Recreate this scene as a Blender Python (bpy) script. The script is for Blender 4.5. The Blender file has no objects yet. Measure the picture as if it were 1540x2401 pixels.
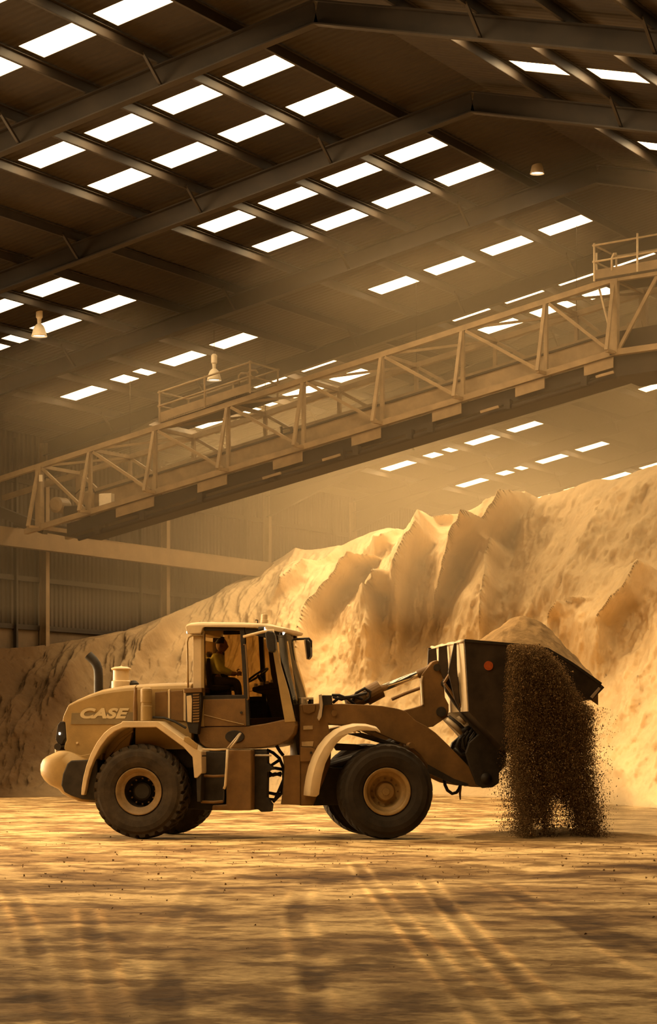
import bpy, bmesh, math, random
import numpy as np
from mathutils import Vector, Matrix, noise

random.seed(7); np.random.seed(7)
SC = bpy.context.scene
COL = SC.collection
R = math.radians

# ---------------------------------------------------------------- camera, world, large lights, exposure
F_PX, CX, YH, CAM_H = 5600.0, 770.0, 1735.0, 1.62          # focal length in px, centre column, horizon row, eye height
cam = bpy.data.cameras.new('camera'); cam_o = bpy.data.objects.new('camera', cam); COL.objects.link(cam_o)
YAW = math.atan2(2949.0, 5600.0)                            # the shed's ridge runs along world Y; the view turns left of it
cam_o.location = (0, 0, CAM_H); cam_o.rotation_euler = (math.pi/2, 0, YAW)
RIGHT = Vector((math.cos(YAW), math.sin(YAW), 0)); FWD = Vector((-math.sin(YAW), math.cos(YAW), 0))
cam.sensor_fit = 'VERTICAL'; cam.sensor_height = 36.0
cam.lens = F_PX/2401*36.0; cam.shift_y = (YH-1200.5)/2401
cam.clip_end = 500
SC.camera = cam_o

SC.view_settings.view_transform = 'Standard'; SC.view_settings.look = 'None'
SC.view_settings.gamma = 1.0; SC.view_settings.use_curve_mapping = False
SC.view_settings.exposure = 0.0
SC.cycles.use_denoising = True
SC.cycles.max_bounces = 5; SC.cycles.diffuse_bounces = 2; SC.cycles.glossy_bounces = 2
SC.cycles.transparent_max_bounces = 8; SC.cycles.volume_bounces = 0
SC.cycles.use_adaptive_sampling = True; SC.cycles.adaptive_threshold = 0.15; SC.cycles.adaptive_min_samples = 16; SC.cycles.sample_clamp_direct = 6.0; SC.cycles.sample_clamp_indirect = 3.0
SC.cycles.caustics_reflective = False; SC.cycles.caustics_refractive = False

SKY = (1.0, 0.70, 0.36)                                    # warm daylight
SKYLIGHT_L = 29.0                                          # radiance of the translucent roof sheets
LEFT_LIGHT_W = 5200.0                                           # watts of the added light from the left
HAZE_D = 0.023

world = bpy.data.worlds.new('world'); SC.world = world; world.use_nodes = True
bg = world.node_tree.nodes['Background']; bg.inputs[0].default_value = (*SKY, 1); bg.inputs[1].default_value = 1.0

# building axes: U runs along the ridge (away, right), V across it (away, left)
UX = Vector((0, 1, 0)); VX = Vector((-1, 0, 0))
H0, SLOPE, V_RIDGE, V_WALL = 20.0, 0.224, 22.4, 44.6
V_RIGHT = -6.5
def UV(u, v, z): 
    p = UX*u + VX*v; return Vector((p.x, p.y, z))
def roof_z(v):
    return CAM_H + (H0 - SLOPE*v if v >= V_RIDGE else H0 - 2*SLOPE*V_RIDGE + SLOPE*v)

def area_light(name, loc, direction, sx, sy, watts, color=SKY):
    l = bpy.data.lights.new(name, 'AREA'); l.shape = 'RECTANGLE'; l.size = sx; l.size_y = sy
    l.energy = watts; l.color = color; l.spread = R(105)
    o = bpy.data.objects.new(name, l); COL.objects.link(o); o.location = loc
    o.rotation_euler = Vector(direction).to_track_quat('-Z', 'Y').to_euler()
    return o
# added area light at an unseen left-wall opening, for side light
area_light('added_left_light', UV(36, V_WALL-0.6, 4.6), -VX, 20, 8.0, LEFT_LIGHT_W)

# ---------------------------------------------------------------- helpers
def ray(px, py): return RIGHT*((px-CX)/F_PX) + FWD + Vector((0, 0, (YH-py)/F_PX))
CAM = Vector((0, 0, CAM_H))
def at(px, py, depth): return CAM + ray(px, py)*depth
def on_plane(px, py, n, c):                                # point of the pixel's ray where n.p = c
    d = ray(px, py); return CAM + d*((c - n.dot(CAM))/n.dot(d))

class MB:
    """collects vertices and faces of one mesh"""
    def __init__(s): s.v = []; s.f = []
    def add(s, vs, fs):
        b = len(s.v); s.v += [tuple(p) for p in vs]; s.f += [tuple(b+i for i in q) for q in fs]; return s
    def box(s, c, ax, ay, az):
        """box centred at c with half axis vectors"""
        c, ax, ay, az = map(Vector, (c, ax, ay, az))
        vs = [c+ax*i+ay*j+az*k for k in (-1, 1) for j in (-1, 1) for i in (-1, 1)]
        return s.add(vs, [(0,2,3,1),(4,5,7,6),(0,1,5,4),(2,6,7,3),(0,4,6,2),(1,3,7,5)])
    def bar(s, a, b, w, h, up=(0,0,1)):
        a, b = Vector(a), Vector(b); d = (b-a); L = d.length; d.normalize()
        up = Vector(up); sx = d.cross(up)
        if sx.length < 1e-4: sx = d.cross(Vector((1,0,0)))
        sx.normalize(); uy = sx.cross(d)
        return s.box((a+b)/2, d*L/2, sx*w/2, uy*h/2)
    def prism(s, near, off):
        """polygon (3-D points) extruded by vector off"""
        n = len(near); off = Vector(off); near = [Vector(p) for p in near]
        vs = near + [p+off for p in near]
        fs = [tuple(range(n)), tuple(range(2*n-1, n-1, -1))] + [(i, i+n, (i+1) % n+n, (i+1) % n) for i in range(n)]
        return s.add(vs, fs)
    def tube(s, pts, r, n=10, cap=True):
        pts = [Vector(p) for p in pts]; rs = r if isinstance(r, (list, tuple)) else [r]*len(pts)
        vs, fs = [], []; prev = None
        for i, p in enumerate(pts):
            d = (pts[min(i+1, len(pts)-1)] - pts[max(i-1, 0)]).normalized()
            if prev is None:
                a = d.cross(Vector((0, 0, 1)))
                if a.length < 1e-3: a = d.cross(Vector((0, 1, 0)))
            else: a = prev - d*prev.dot(d)
            a.normalize(); prev = a; b = d.cross(a)
            vs += [p + (a*math.cos(2*math.pi*k/n)+b*math.sin(2*math.pi*k/n))*rs[i] for k in range(n)]
        for i in range(len(pts)-1):
            for k in range(n):
                fs.append((i*n+k, i*n+(k+1) % n, (i+1)*n+(k+1) % n, (i+1)*n+k))
        if cap:
            fs.append(tuple(range(n-1, -1, -1))); m = (len(pts)-1)*n; fs.append(tuple(m+k for k in range(n)))
        return s.add(vs, fs)
    def lathe(s, c, axis, prof, n=32, closed=False):
        """prof: (radius, distance along axis)"""
        c, axis = Vector(c), Vector(axis).normalized()
        a = axis.cross(Vector((0,0,1)))
        if a.length < 1e-3: a = Vector((1,0,0))
        a.normalize(); b = axis.cross(a); m = len(prof); vs, fs = [], []
        for k in range(n):
            e = a*math.cos(2*math.pi*k/n)+b*math.sin(2*math.pi*k/n)
            vs += [c+axis*h+e*r for r, h in prof]
        for k in range(n):
            k2 = (k+1) % n
            for j in range(m if closed else m-1):
                j2 = (j+1) % m
                fs.append((k*m+j, k*m+j2, k2*m+j2, k2*m+j))
        return s.add(vs, fs)
    def build(s, name, mat, parent=None, bevel=0, smooth=False, seg=2):
        me = bpy.data.meshes.new(name); me.from_pydata(s.v, [], s.f); me.validate(); me.update()
        bm = bmesh.new(); bm.from_mesh(me); bmesh.ops.recalc_face_normals(bm, faces=bm.faces); bm.to_mesh(me); bm.free()
        return obj(name, me, mat, parent, bevel, smooth, seg)
def obj(name, me, mat, parent=None, bevel=0, smooth=False, seg=2):
    o = bpy.data.objects.new(name, me); COL.objects.link(o)
    if mat: me.materials.append(mat)
    if parent: 
        o.parent = parent; o.matrix_parent_inverse = parent_world(parent).inverted()
    if smooth: me.shade_smooth() if hasattr(me, 'shade_smooth') else me.polygons.foreach_set('use_smooth', [True]*len(me.polygons))
    if bevel:
        b = o.modifiers.new('bevel', 'BEVEL'); b.width = bevel; b.segments = seg; b.limit_method = 'ANGLE'; b.angle_limit = R(35)
    return o
def parent_world(p):
    return Matrix.Translation(p.location)                  # parts sit at the world origin of their thing, only things are moved
def thing(name, label, cat, loc, group=None):
    o = bpy.data.objects.new(name, None); COL.objects.link(o); o.location = loc; o.empty_display_size = .3
    return tag(o, label, cat, group)
def tag(o, label=None, cat=None, group=None, kind=None):
    for k, v in (('label', label), ('category', cat), ('group', group), ('kind', kind)):
        if v: o[k] = v
    return o
def copy_to(o, parent=None, loc=None):
    c = o.copy(); COL.objects.link(c)
    if parent: c.parent = parent
    if loc is not None: c.location = loc
    return c
def grid_mesh(name, P, mat, smooth=True, closed_u=False):
    """P: (rows, cols, 3) array"""
    r, c, _ = P.shape; me = bpy.data.meshes.new(name)
    me.vertices.add(r*c); me.vertices.foreach_set('co', P.astype(np.float32).ravel())
    i, j = np.meshgrid(np.arange(r-1), np.arange(c-1), indexing='ij'); a = (i*c+j).ravel()
    q = np.stack([a, a+1, a+c+1, a+c], 1); nq = len(q)
    me.loops.add(nq*4); me.loops.foreach_set('vertex_index', q.ravel().astype(np.int32))
    me.polygons.add(nq); me.polygons.foreach_set('loop_start', np.arange(nq, dtype=np.int32)*4)
    me.polygons.foreach_set('use_smooth', np.full(nq, smooth)); me.update(calc_edges=True); me.validate()
    return me

def turn(P):
    """array of (sideways, ahead, up) seen from the eye -> world"""
    Q = P.copy(); Q[..., 0] = P[..., 0]*RIGHT.x + P[..., 1]*FWD.x; Q[..., 1] = P[..., 0]*RIGHT.y + P[..., 1]*FWD.y; return Q
def ahead(x, y, z=0.): return RIGHT*x + FWD*y + Vector((0, 0, z))

# value noise (numpy, vectorised)
_perm = np.random.RandomState(3).rand(256, 256)
def vnoise(x, y):
    xi = np.floor(x).astype(int); yi = np.floor(y).astype(int); fx = x-xi; fy = y-yi
    fx = fx*fx*(3-2*fx); fy = fy*fy*(3-2*fy); g = lambda a, b: _perm[a & 255, b & 255]
    return (g(xi, yi)*(1-fx)+g(xi+1, yi)*fx)*(1-fy)+(g(xi, yi+1)*(1-fx)+g(xi+1, yi+1)*fx)*fy - .5
def fbm(x, y, o=5, g=.5):
    s = 0; a = 1
    for k in range(o): s = s + a*vnoise(x*2**k+17.3*k, y*2**k+9.1*k); a *= g
    return s

# ---------------------------------------------------------------- materials (procedural)
def mat(name, col, rough=.7, metal=0., var=.25, scale=6., bump=0., bscale=40., col2=None, stretch=(1,1,1), spec=.3, coord='Object'):
    m = bpy.data.materials.new(name); m.use_nodes = True; nt = m.node_tree; N = nt.nodes; L = nt.links
    p = N['Principled BSDF']; p.inputs['Roughness'].default_value = rough; p.inputs['Metallic'].default_value = metal
    p.inputs['Specular IOR Level'].default_value = spec
    tc = N.new('ShaderNodeTexCoord'); mp = N.new('ShaderNodeMapping'); mp.inputs['Scale'].default_value = stretch
    L.new(tc.outputs[coord], mp.inputs[0])
    nz = N.new('ShaderNodeTexNoise'); nz.inputs['Scale'].default_value = scale; nz.inputs['Detail'].default_value = 6; nz.inputs['Roughness'].default_value = .62
    L.new(mp.outputs[0], nz.inputs['Vector'])
    cr = N.new('ShaderNodeValToRGB'); e = cr.color_ramp.elements
    e[0].position = .32; e[1].position = .7
    c2 = col2 or tuple(min(1, c*(1+var)) for c in col); c1 = tuple(c*(1-var) for c in col)
    e[0].color = (*c1, 1); e[1].color = (*c2, 1)
    L.new(nz.outputs['Fac'], cr.inputs[0]); L.new(cr.outputs[0], p.inputs['Base Color'])
    if bump:
        n2 = N.new('ShaderNodeTexNoise'); n2.inputs['Scale'].default_value = bscale; n2.inputs['Detail'].default_value = 5
        L.new(mp.outputs[0], n2.inputs['Vector'])
        b = N.new('ShaderNodeBump'); b.inputs['Strength'].default_value = 1.0; b.inputs['Distance'].default_value = bump
        L.new(n2.outputs['Fac'], b.inputs['Height']); L.new(b.outputs[0], p.inputs['Normal'])
    return m
def emit(name, col, s):
    m = bpy.data.materials.new(name); m.use_nodes = True; nt = m.node_tree; nt.nodes.clear()
    e = nt.nodes.new('ShaderNodeEmission'); e.inputs[0].default_value = (*col, 1); e.inputs[1].default_value = s
    o = nt.nodes.new('ShaderNodeOutputMaterial'); nt.links.new(e.outputs[0], o.inputs[0]); return m

M = {}
M['roof'] = mat('roof_sheet', (.024, .0155, .008), .8, 0, .3, .35, .012, 3.)
M['steel'] = mat('painted_steel', (.021, .0135, .007), .65, 0, .3, 1.5)
for k_, f_ in (('upper_near', 1.0), ('lower_near', .42), ('upper_far', .34), ('lower_far', 1.7)): M['skylight_'+k_] = emit('translucent_sheet_'+k_, SKY, SKYLIGHT_L*f_)   # brightness set per run so the pile is lit from the left
M['clad'] = mat('wall_cladding', (.034, .022, .0115), .75, 0, .3, .6)
M['concrete'] = mat('push_wall_concrete', (.09, .06, .032), .9, 0, .3, .9, .01, 8)
M['post'] = mat('pale_post', (.17, .115, .06), .7, 0, .2, 2)
M['sand'] = mat('piled_sand', (.60, .42, .215), .95, 0, .14, .5, .05, 2.2, spec=.1)
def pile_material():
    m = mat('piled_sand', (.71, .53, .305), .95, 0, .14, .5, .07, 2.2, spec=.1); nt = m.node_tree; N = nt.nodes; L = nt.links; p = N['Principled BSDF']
    src = p.inputs['Base Color'].links[0].from_socket                 # shade on the left end of the heap, put into the colour
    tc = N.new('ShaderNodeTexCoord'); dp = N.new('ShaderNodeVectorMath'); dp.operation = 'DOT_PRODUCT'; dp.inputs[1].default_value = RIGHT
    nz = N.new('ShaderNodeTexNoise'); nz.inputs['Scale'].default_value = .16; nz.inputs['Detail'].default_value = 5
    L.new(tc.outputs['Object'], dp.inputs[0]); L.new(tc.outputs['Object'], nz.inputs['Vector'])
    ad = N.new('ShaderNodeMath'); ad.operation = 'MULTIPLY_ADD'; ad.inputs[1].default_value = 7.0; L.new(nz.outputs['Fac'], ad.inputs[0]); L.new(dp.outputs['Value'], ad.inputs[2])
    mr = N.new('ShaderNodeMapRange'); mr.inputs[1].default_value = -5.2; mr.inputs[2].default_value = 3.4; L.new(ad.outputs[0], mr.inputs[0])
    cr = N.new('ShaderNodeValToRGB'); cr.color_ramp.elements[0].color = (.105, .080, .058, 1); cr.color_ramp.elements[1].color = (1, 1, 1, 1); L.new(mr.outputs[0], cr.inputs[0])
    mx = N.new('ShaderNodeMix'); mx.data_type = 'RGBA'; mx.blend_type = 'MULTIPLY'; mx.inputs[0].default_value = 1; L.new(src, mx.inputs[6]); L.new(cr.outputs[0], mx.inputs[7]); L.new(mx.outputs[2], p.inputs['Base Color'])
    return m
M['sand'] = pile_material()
M['soil'] = mat('dumped_soil', (.24, .15, .066), .97, 0, .35, 3.0, .03, 9, spec=.05)
M['grain'] = mat('falling_grain', (.17, .10, .042), .97, 0, .35, 5, spec=.05)  # darkened so the colour carries the shade on the falling curtain
M['conv'] = mat('conveyor_steel', (.24, .165, .088), .6, .0, .25, 2.5)
M['convdark'] = mat('conveyor_dark', (.03, .019, .010), .7, 0, .3, 2)
M['galv'] = mat('galvanised', (.55, .43, .28), .5, .3, .2, 4)
M['yellow'] = mat('body_paint', (.33, .212, .076), .48, 0, .18, 2.2, .002, 60)
M['brown'] = mat('shaded_paint', (.17, .088, .025), .55, 0, .25, 3, .002, 50)  # darker copy of the body paint; its near-side shade is in the colour
M['cream'] = mat('pale_paint', (.62, .46, .26), .45, 0, .12, 3)
M['black'] = mat('black_steel', (.028, .020, .012), .6, 0, .4, 6)
M['bucket'] = mat('bucket_steel', (.045, .030, .018), .5, .2, .4, 3)
M['tyre'] = mat('dusty_rubber', (.045, .031, .017), .9, 0, .4, 5, .004, 40)
M['tyre_worn'] = mat('worn_rubber', (.030, .021, .012), .85, 0, .35, 4, .003, 50)
M['rim'] = mat('rim_paint', (.32, .20, .072), .5, 0, .25, 5)
M['rim_dark'] = mat('rear_rim_paint', (.24, .15, .06), .55, 0, .25, 5)
M['chrome'] = mat('chrome_rod', (.85, .78, .65), .18, 1, .05, 5)
M['hose'] = mat('rubber_hose', (.02, .015, .01), .5, 0, .2, 5)
M['decal'] = mat('decal_band', (.20, .145, .07), .6, 0, .15, 4)
M['letter'] = mat('decal_lettering', (.55, .43, .24), .6, 0, .08, 6)
M['label'] = mat('sticker', (.40, .28, .14), .6, 0, .2, 9)
M['hivis'] = mat('hi_vis_cloth', (.80, .80, .26), .8, 0, .2, 8, .004, 30)
M['trouser'] = mat('dark_trousers', (.05, .04, .03), .9)
M['skin'] = mat('skin', (.42, .24, .14), .6)
M['hair'] = mat('dark_hair', (.03, .02, .012), .8)
M['reflector'] = mat('red_reflector', (.45, .09, .02), .35)
M['lampon'] = emit('lit_lamp', (1, .9, .7), 14)
M['lampwhite'] = mat('lamp_shade_paint', (.72, .62, .46), .5, 0, .08, 8)

def volume_mat(name, albedo, dens, aniso):
    m = bpy.data.materials.new(name); m.use_nodes = True; nt = m.node_tree; nt.nodes.clear()
    v = nt.nodes.new('ShaderNodeVolumePrincipled'); v.inputs['Color'].default_value = (*albedo, 1); v.inputs['Density'].default_value = dens; v.inputs['Anisotropy'].default_value = aniso
    o = nt.nodes.new('ShaderNodeOutputMaterial'); nt.links.new(v.outputs[0], o.inputs['Volume']); return m
def glass(name, tint, gloss):
    m = bpy.data.materials.new(name); m.use_nodes = True; nt = m.node_tree; nt.nodes.clear(); N = nt.nodes; L = nt.links
    t = N.new('ShaderNodeBsdfTransparent'); t.inputs[0].default_value = (*tint, 1)
    g = N.new('ShaderNodeBsdfGlossy'); g.inputs['Roughness'].default_value = .08; g.inputs[0].default_value = (.9, .85, .75, 1)
    lw = N.new('ShaderNodeLayerWeight'); lw.inputs[0].default_value = .25
    mul = N.new('ShaderNodeMath'); mul.operation = 'MULTIPLY_ADD'; mul.inputs[1].default_value = .5; mul.inputs[2].default_value = gloss
    mx = N.new('ShaderNodeMixShader'); o = N.new('ShaderNodeOutputMaterial')
    L.new(lw.outputs['Fresnel'], mul.inputs[0]); L.new(mul.outputs[0], mx.inputs[0]); L.new(t.outputs[0], mx.inputs[1]); L.new(g.outputs[0], mx.inputs[2]); L.new(mx.outputs[0], o.inputs[0])
    return m
M['glass'] = glass('cab_glass', (.72, .64, .48), .015)

# corrugation relief on the roof and cladding
def corrugate(m, axis, pitch, depth):
    nt = m.node_tree; N = nt.nodes; L = nt.links; p = N['Principled BSDF']
    tc = N.new('ShaderNodeTexCoord'); dp = N.new('ShaderNodeVectorMath'); dp.operation = 'DOT_PRODUCT'; dp.inputs[1].default_value = axis
    L.new(tc.outputs['Object'], dp.inputs[0])
    mu = N.new('ShaderNodeMath'); mu.operation = 'MULTIPLY'; mu.inputs[1].default_value = 2*math.pi/pitch
    si = N.new('ShaderNodeMath'); si.operation = 'SINE'; b = N.new('ShaderNodeBump'); b.inputs['Distance'].default_value = depth; b.inputs['Strength'].default_value = 1
    L.new(dp.outputs['Value'], mu.inputs[0]); L.new(mu.outputs[0], si.inputs[0]); L.new(si.outputs[0], b.inputs['Height']); L.new(b.outputs[0], p.inputs['Normal'])
corrugate(M['roof'], UX, .25, .012); corrugate(M['clad'], UX, .25, .035)

# ---------------------------------------------------------------- the shed: roof, skylights, rafters, purlins, walls
ROWS = [x*20 for x in (-.05,.09,.33,.47,.70,.84,1.07,1.21,1.45,1.59,1.82,1.96,2.21,2.35,2.60,2.74,2.930,3.08,3.335,3.465,3.70,3.835,4.06,4.19,4.41,4.54,4.78,4.91)]
SKY_W = .9
VCOL = [(1.22+.0885*k, .0725) for k in range(4)] + [(1.752, .0725), (1.840, .0725), (1.930, .030), (1.975, .026), (2.02, .0725)]
VCOL = [(a*20, l*20) for a, l in VCOL]
RAFTERS = [x*20 for x in (-.15,.22,.60,.98,1.36,1.73,2.10,2.478,2.866,3.240,3.615,3.985,4.345,4.70,5.06)]
U0, U1 = -6.0, 104.0
V_MIR = 2*V_RIDGE

def is_open(r, v):
    """unseen near bays closed off to cut fill light, except next to the ridge"""
    return r > 5 if v > V_RIDGE else (r > 38 or (r > 14 and v > 14))
ceiling_mb = MB()
def slope_panels(cols, va, vb):
    """sheeting of one slope with an opening at every skylight"""
    cols = sorted(cols); us = [U0]; 
    for r in ROWS: us += [r, r+SKY_W]
    us.append(U1)
    P = lambda u, v: UV(u, v, roof_z(v))
    for i in range(len(us)-1):
        if i % 2 == 0: vs = [(va, vb)]
        else:
            vs = []; cur = va
            for a, l in cols:
                if is_open(us[i], a): vs.append((cur, a)); cur = a+l
            vs.append((cur, vb))
        for a0, b0 in vs:
          k_ = max(1, int((b0-a0)/1.8))
          for a, b in [(a0+(b0-a0)*q/k_, a0+(b0-a0)*(q+1)/k_) for q in range(k_)]:
            ceiling_mb.add([P(us[i], a), P(us[i+1], a), P(us[i+1], b), P(us[i], b)], [(0, 1, 2, 3)])
left_cols = VCOL; right_cols = [(V_MIR-a-l, l) for a, l in VCOL]
slope_panels(left_cols, V_RIDGE, V_WALL+.4); slope_panels(right_cols, V_RIGHT-.4, V_RIDGE)
ceiling = ceiling_mb.build('ceiling', M['roof']); tag(ceiling, 'dark corrugated shed roof underside with rows of bright skylights', kind='structure')

# one corrugated translucent sheet per opening, sitting in the plane of the roof
sky_mesh = {}
def skylight_mesh(l, side, sheet_run):
    key = (round(l, 3), side, sheet_run)
    if key not in sky_mesh:
        mb = MB(); n = 1; s = -SLOPE if side > 0 else SLOPE
        vs = []
        for k in range(n+1):
            u = SKY_W*k/n; dz = .01
            for v in (0, l): p = UX*u+VX*v; vs.append((p.x, p.y, s*v+dz))
        mb.add(vs, [(2*k, 2*k+2, 2*k+3, 2*k+1) for k in range(n)])
        me = bpy.data.meshes.new('skylight'); me.from_pydata(mb.v, [], mb.f); me.materials.append(M['skylight_'+sheet_run]); sky_mesh[key] = me
    return sky_mesh[key]
for r in ROWS:
    for cols, side in ((left_cols, 1), (right_cols, -1)):
        for a, l in cols:
            if not is_open(r, a): continue       # closed near the viewer to cut fill light
            o = bpy.data.objects.new('skylight', skylight_mesh(l, side, ('lower' if abs(a-V_RIDGE) > 11.5 else 'upper')+('_far' if r > (63 if abs(a-V_RIDGE) > 11.5 else 58) else '_near'))); COL.objects.link(o); o.parent = ceiling
            o.location = UV(r, a, roof_z(a))

# purlins: cold-formed sections along the shed, between the skylights
pv = [1.2115+.0885*k for k in range(12)]
pm = MB(); L2 = (U1-U0)/2
pm.box((0, 0, -.10), UX*L2, VX*.004, (0, 0, .10)); pm.box(VX*.035+Vector((0, 0, -.204)), UX*L2, VX*.035, (0, 0, .004)); pm.box(-VX*.035+Vector((0, 0, -.004)), UX*L2, VX*.035, (0, 0, .004))
pme = None
for k in pv:
    for v in (k*20, V_MIR-k*20):
        if pme is None:
            o = pm.build('purlin', M['steel'], ceiling); pme = o.data
        else: o = obj('purlin', pme, None, ceiling)
        o.matrix_parent_inverse = Matrix(); o.location = UV((U0+U1)/2, v, roof_z(v)-.02)

# portal frames: I-section rafters with haunches, fly braces and columns
def i_beam(mb, a, b, depth, w, updir):
    a, b = Vector(a), Vector(b); up = Vector(updir)
    mb.bar(a, b, w, .03, up); mb.bar(a-up*depth, b-up*depth, w, .03, up); mb.bar(a-up*depth/2, b-up*depth/2, .02, depth, up)
for u in RAFTERS:
    for va, vb in ((V_RIDGE, V_WALL), (V_RIDGE, V_RIGHT)):
        mb = MB(); A = UV(u, va, roof_z(va)-.26); B = UV(u, vb, roof_z(vb)-.26)
        for q in range(8): i_beam(mb, A.lerp(B, q/8), A.lerp(B, (q+1)/8), .46, .24, (0, 0, 1))
        ra = mb.build('rafter', M['steel'], ceiling)
        # haunch towards the eave
        s = 1 if vb > va else -1; v0 = vb - s*4.2
        h = MB(); p0 = UV(u, v0, roof_z(v0)-.74); p1 = UV(u, vb, roof_z(vb)-.74); p2 = p1-Vector((0, 0, .75))
        h.prism([p0-UX*.01, p1-UX*.01, p2-UX*.01], UX*.02); h.bar(p0, p2, .24, .03)
        h.build('haunch', M['steel'], ra)
        for kk in (1, 3, 5, 8, 10):
            v = pv[kk]*20 if s > 0 else V_MIR-pv[kk]*20; z = roof_z(v)
            fb = MB(); fb.bar(UV(u, v, z-.71), UV(u-.75, v, z-.16), .06, .06); fb.bar(UV(u, v, z-.71), UV(u+.75, v, z-.16), .06, .06)
            fb.build('fly_brace', M['steel'], ra)

# left wall: concrete push wall, cladding on rails above it, an unseen gap for the added light
wall = MB(); wall.box(UV(82, V_WALL+.35, 2.6), UX*22, VX*.15, (0, 0, 2.6)); 
wall_left = wall.build('wall_left', M['concrete']); tag(wall_left, 'concrete push wall with dark cladding and pale posts behind the sand', kind='structure')
cl = MB(); cl.box(UV(82, V_WALL+.30, 8.4), UX*22, VX*.02, (0, 0, 3.25)); cl.build('cladding', M['clad'], wall_left)
cl = MB(); cl.box(UV(27, V_WALL+.30, 10.3), UX*33, VX*.02, (0, 0, 1.4)); cl.build('cladding', M['clad'], wall_left)
cl = MB(); cl.box(UV(7, V_WALL+.30, 4.4), UX*13, VX*.02, (0, 0, 4.4)); cl.build('cladding', M['clad'], wall_left)
for z in (5.28, 6.85, 10.0):
    r_ = MB(); r_.box(UV(82, V_WALL+.2, z), UX*22, VX*.07, (0, 0, .08)); r_.build('rail', M['steel'], wall_left)
for u in RAFTERS:
    if u < 58: continue
    po = MB(); b = UV(u, V_WALL, 0); zt = roof_z(V_WALL)-.3
    po.box(UV(u, V_WALL-.10, zt/2), UX*.105, VX*.012, (0, 0, zt/2)); po.box(UV(u, V_WALL+.14, zt/2), UX*.105, VX*.012, (0, 0, zt/2)); po.box(UV(u, V_WALL+.02, zt/2), UX*.01, VX*.11, (0, 0, zt/2))
    po.build('column', M['post'], wall_left)
    po = MB(); po.box(UV(u-1.5, V_WALL+.1, zt/2), UX*.05, VX*.06, (0, 0, zt/2)); po.build('side_post', M['steel'], wall_left)
# long beam along the wall
be = MB(); i_beam(be, UV(60, V_WALL-.45, 8.32), UV(104, V_WALL-.45, 8.32), .56, .30, (0, 0, 1)); be.box(UV(82, V_WALL-.58, 8.04), UX*22, VX*.01, (0, 0, .27))
be.build('wall_beam', M['post'], wall_left)
# remaining walls
w = MB(); zr = roof_z(V_RIDGE)
w.prism([UV(U1, V_RIGHT-.4, 0), UV(U1, V_WALL+.4, 0), UV(U1, V_WALL+.4, roof_z(V_WALL+.4)), UV(U1, V_RIDGE, zr), UV(U1, V_RIGHT-.4, roof_z(V_RIGHT-.4))], UX*.1)
tag(w.build('wall_far', M['clad']), 'far gable wall of the shed lost in dust haze', kind='structure')
w = MB(); w.prism([UV(U0, V_RIGHT-.4, 0), UV(U0, V_WALL+.4, 0), UV(U0, V_WALL+.4, roof_z(V_WALL+.4)), UV(U0, V_RIDGE, zr), UV(U0, V_RIGHT-.4, roof_z(V_RIGHT-.4))], -UX*.1)
tag(w.build('wall_near', M['clad']), 'gable wall behind the viewer', kind='structure')
w = MB(); w.box(UV((U0+U1)/2, V_RIGHT-.5, 5.7), UX*(U1-U0)/2, VX*.05, (0, 0, 5.7))
tag(w.build('wall_right', M['clad']), 'clad side wall beside the viewer', kind='structure')

# ---------------------------------------------------------------- floor with ruts, and the ground further out
def track_line(pts):
    """pixels on the ground -> ground positions"""
    g = [on_plane(x, y, Vector((0, 0, 1)), 0.0) for x, y in pts]
    return [Vector((p.dot(RIGHT), p.dot(FWD), 0)) for p in g]
TRACKS = [([(20, 2085), (60, 2160), (100, 2270), (140, 2401), (160, 2480)], .34, .045), ([(205, 2130), (225, 2220), (250, 2310), (290, 2420), (310, 2480)], .36, .05),
          ([(835, 2020), (890, 2095), (985, 2205), (1080, 2310), (1190, 2440)], .34, .05), ([(990, 2045), (1050, 2130), (1150, 2230), (1270, 2340), (1370, 2430)], .36, .055),
          ([(1150, 2060), (1290, 2140), (1400, 2195), (1540, 2265), (1700, 2340)], .5, .03), ([(470, 2060), (430, 2115), (370, 2210), (400, 2330), (420, 2440)], .4, .02), ([(715, 2060), (690, 2140), (735, 2290), (745, 2440)], .4, .03)]
ys = np.concatenate([np.linspace(-6, 12, 12)[:-1], 12*np.exp(np.linspace(0, math.log(72/12.), 560))])
sx = np.concatenate([np.linspace(-6, -1, 12)[:-1], np.linspace(-1, 1, 640), np.linspace(1, 6, 12)[1:]]); Pg = np.zeros((len(ys), len(sx), 3))
halfw = np.maximum(2.6, ys*.155+.3)
Pg[:, :, 1] = ys[:, None]; Pg[:, :, 0] = sx[None, :]*halfw[:, None]
X, Y = Pg[:, :, 0], Pg[:, :, 1]
Z = .016*fbm(X*.2, Y*.2, 2) + .002*fbm(X*1.7+Y*.6, Y*1.5-X*.5, 4, .6) + .0035*fbm(X*7+Y*3, Y*7-X*3, 2)
def seg_dist(X, Y, pts):
    best = np.full(X.shape, 1e9)
    for a, b in zip(pts[:-1], pts[1:]):
        dx, dy = b.x-a.x, b.y-a.y; t = np.clip(((X-a.x)*dx+(Y-a.y)*dy)/(dx*dx+dy*dy), 0, 1)
        best = np.minimum(best, np.hypot(X-a.x-t*dx, Y-a.y-t*dy))
    return best
WEAR = np.zeros_like(X)
for pts, wd, dp in TRACKS:
    d = seg_dist(X, Y, track_line(pts))/(wd*.42)
    WEAR += (dp/.05)*(1.0*np.exp(-((d-.75)/.30)**2)-.40*np.exp(-(d/.45)**2))*np.clip(.75+1.2*vnoise(X*1.5, Y*.6), 0, 1.4)
    Z += .06*dp*(1.5*np.exp(-((d-.7)/.28)**2) - 1.2*np.exp(-(d/.45)**2))
Z -= .05*np.exp(-((Y-29)/2.2)**2)*(0.6+vnoise(X*.5, Y*.2))     # worn band in front of the loader
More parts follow.
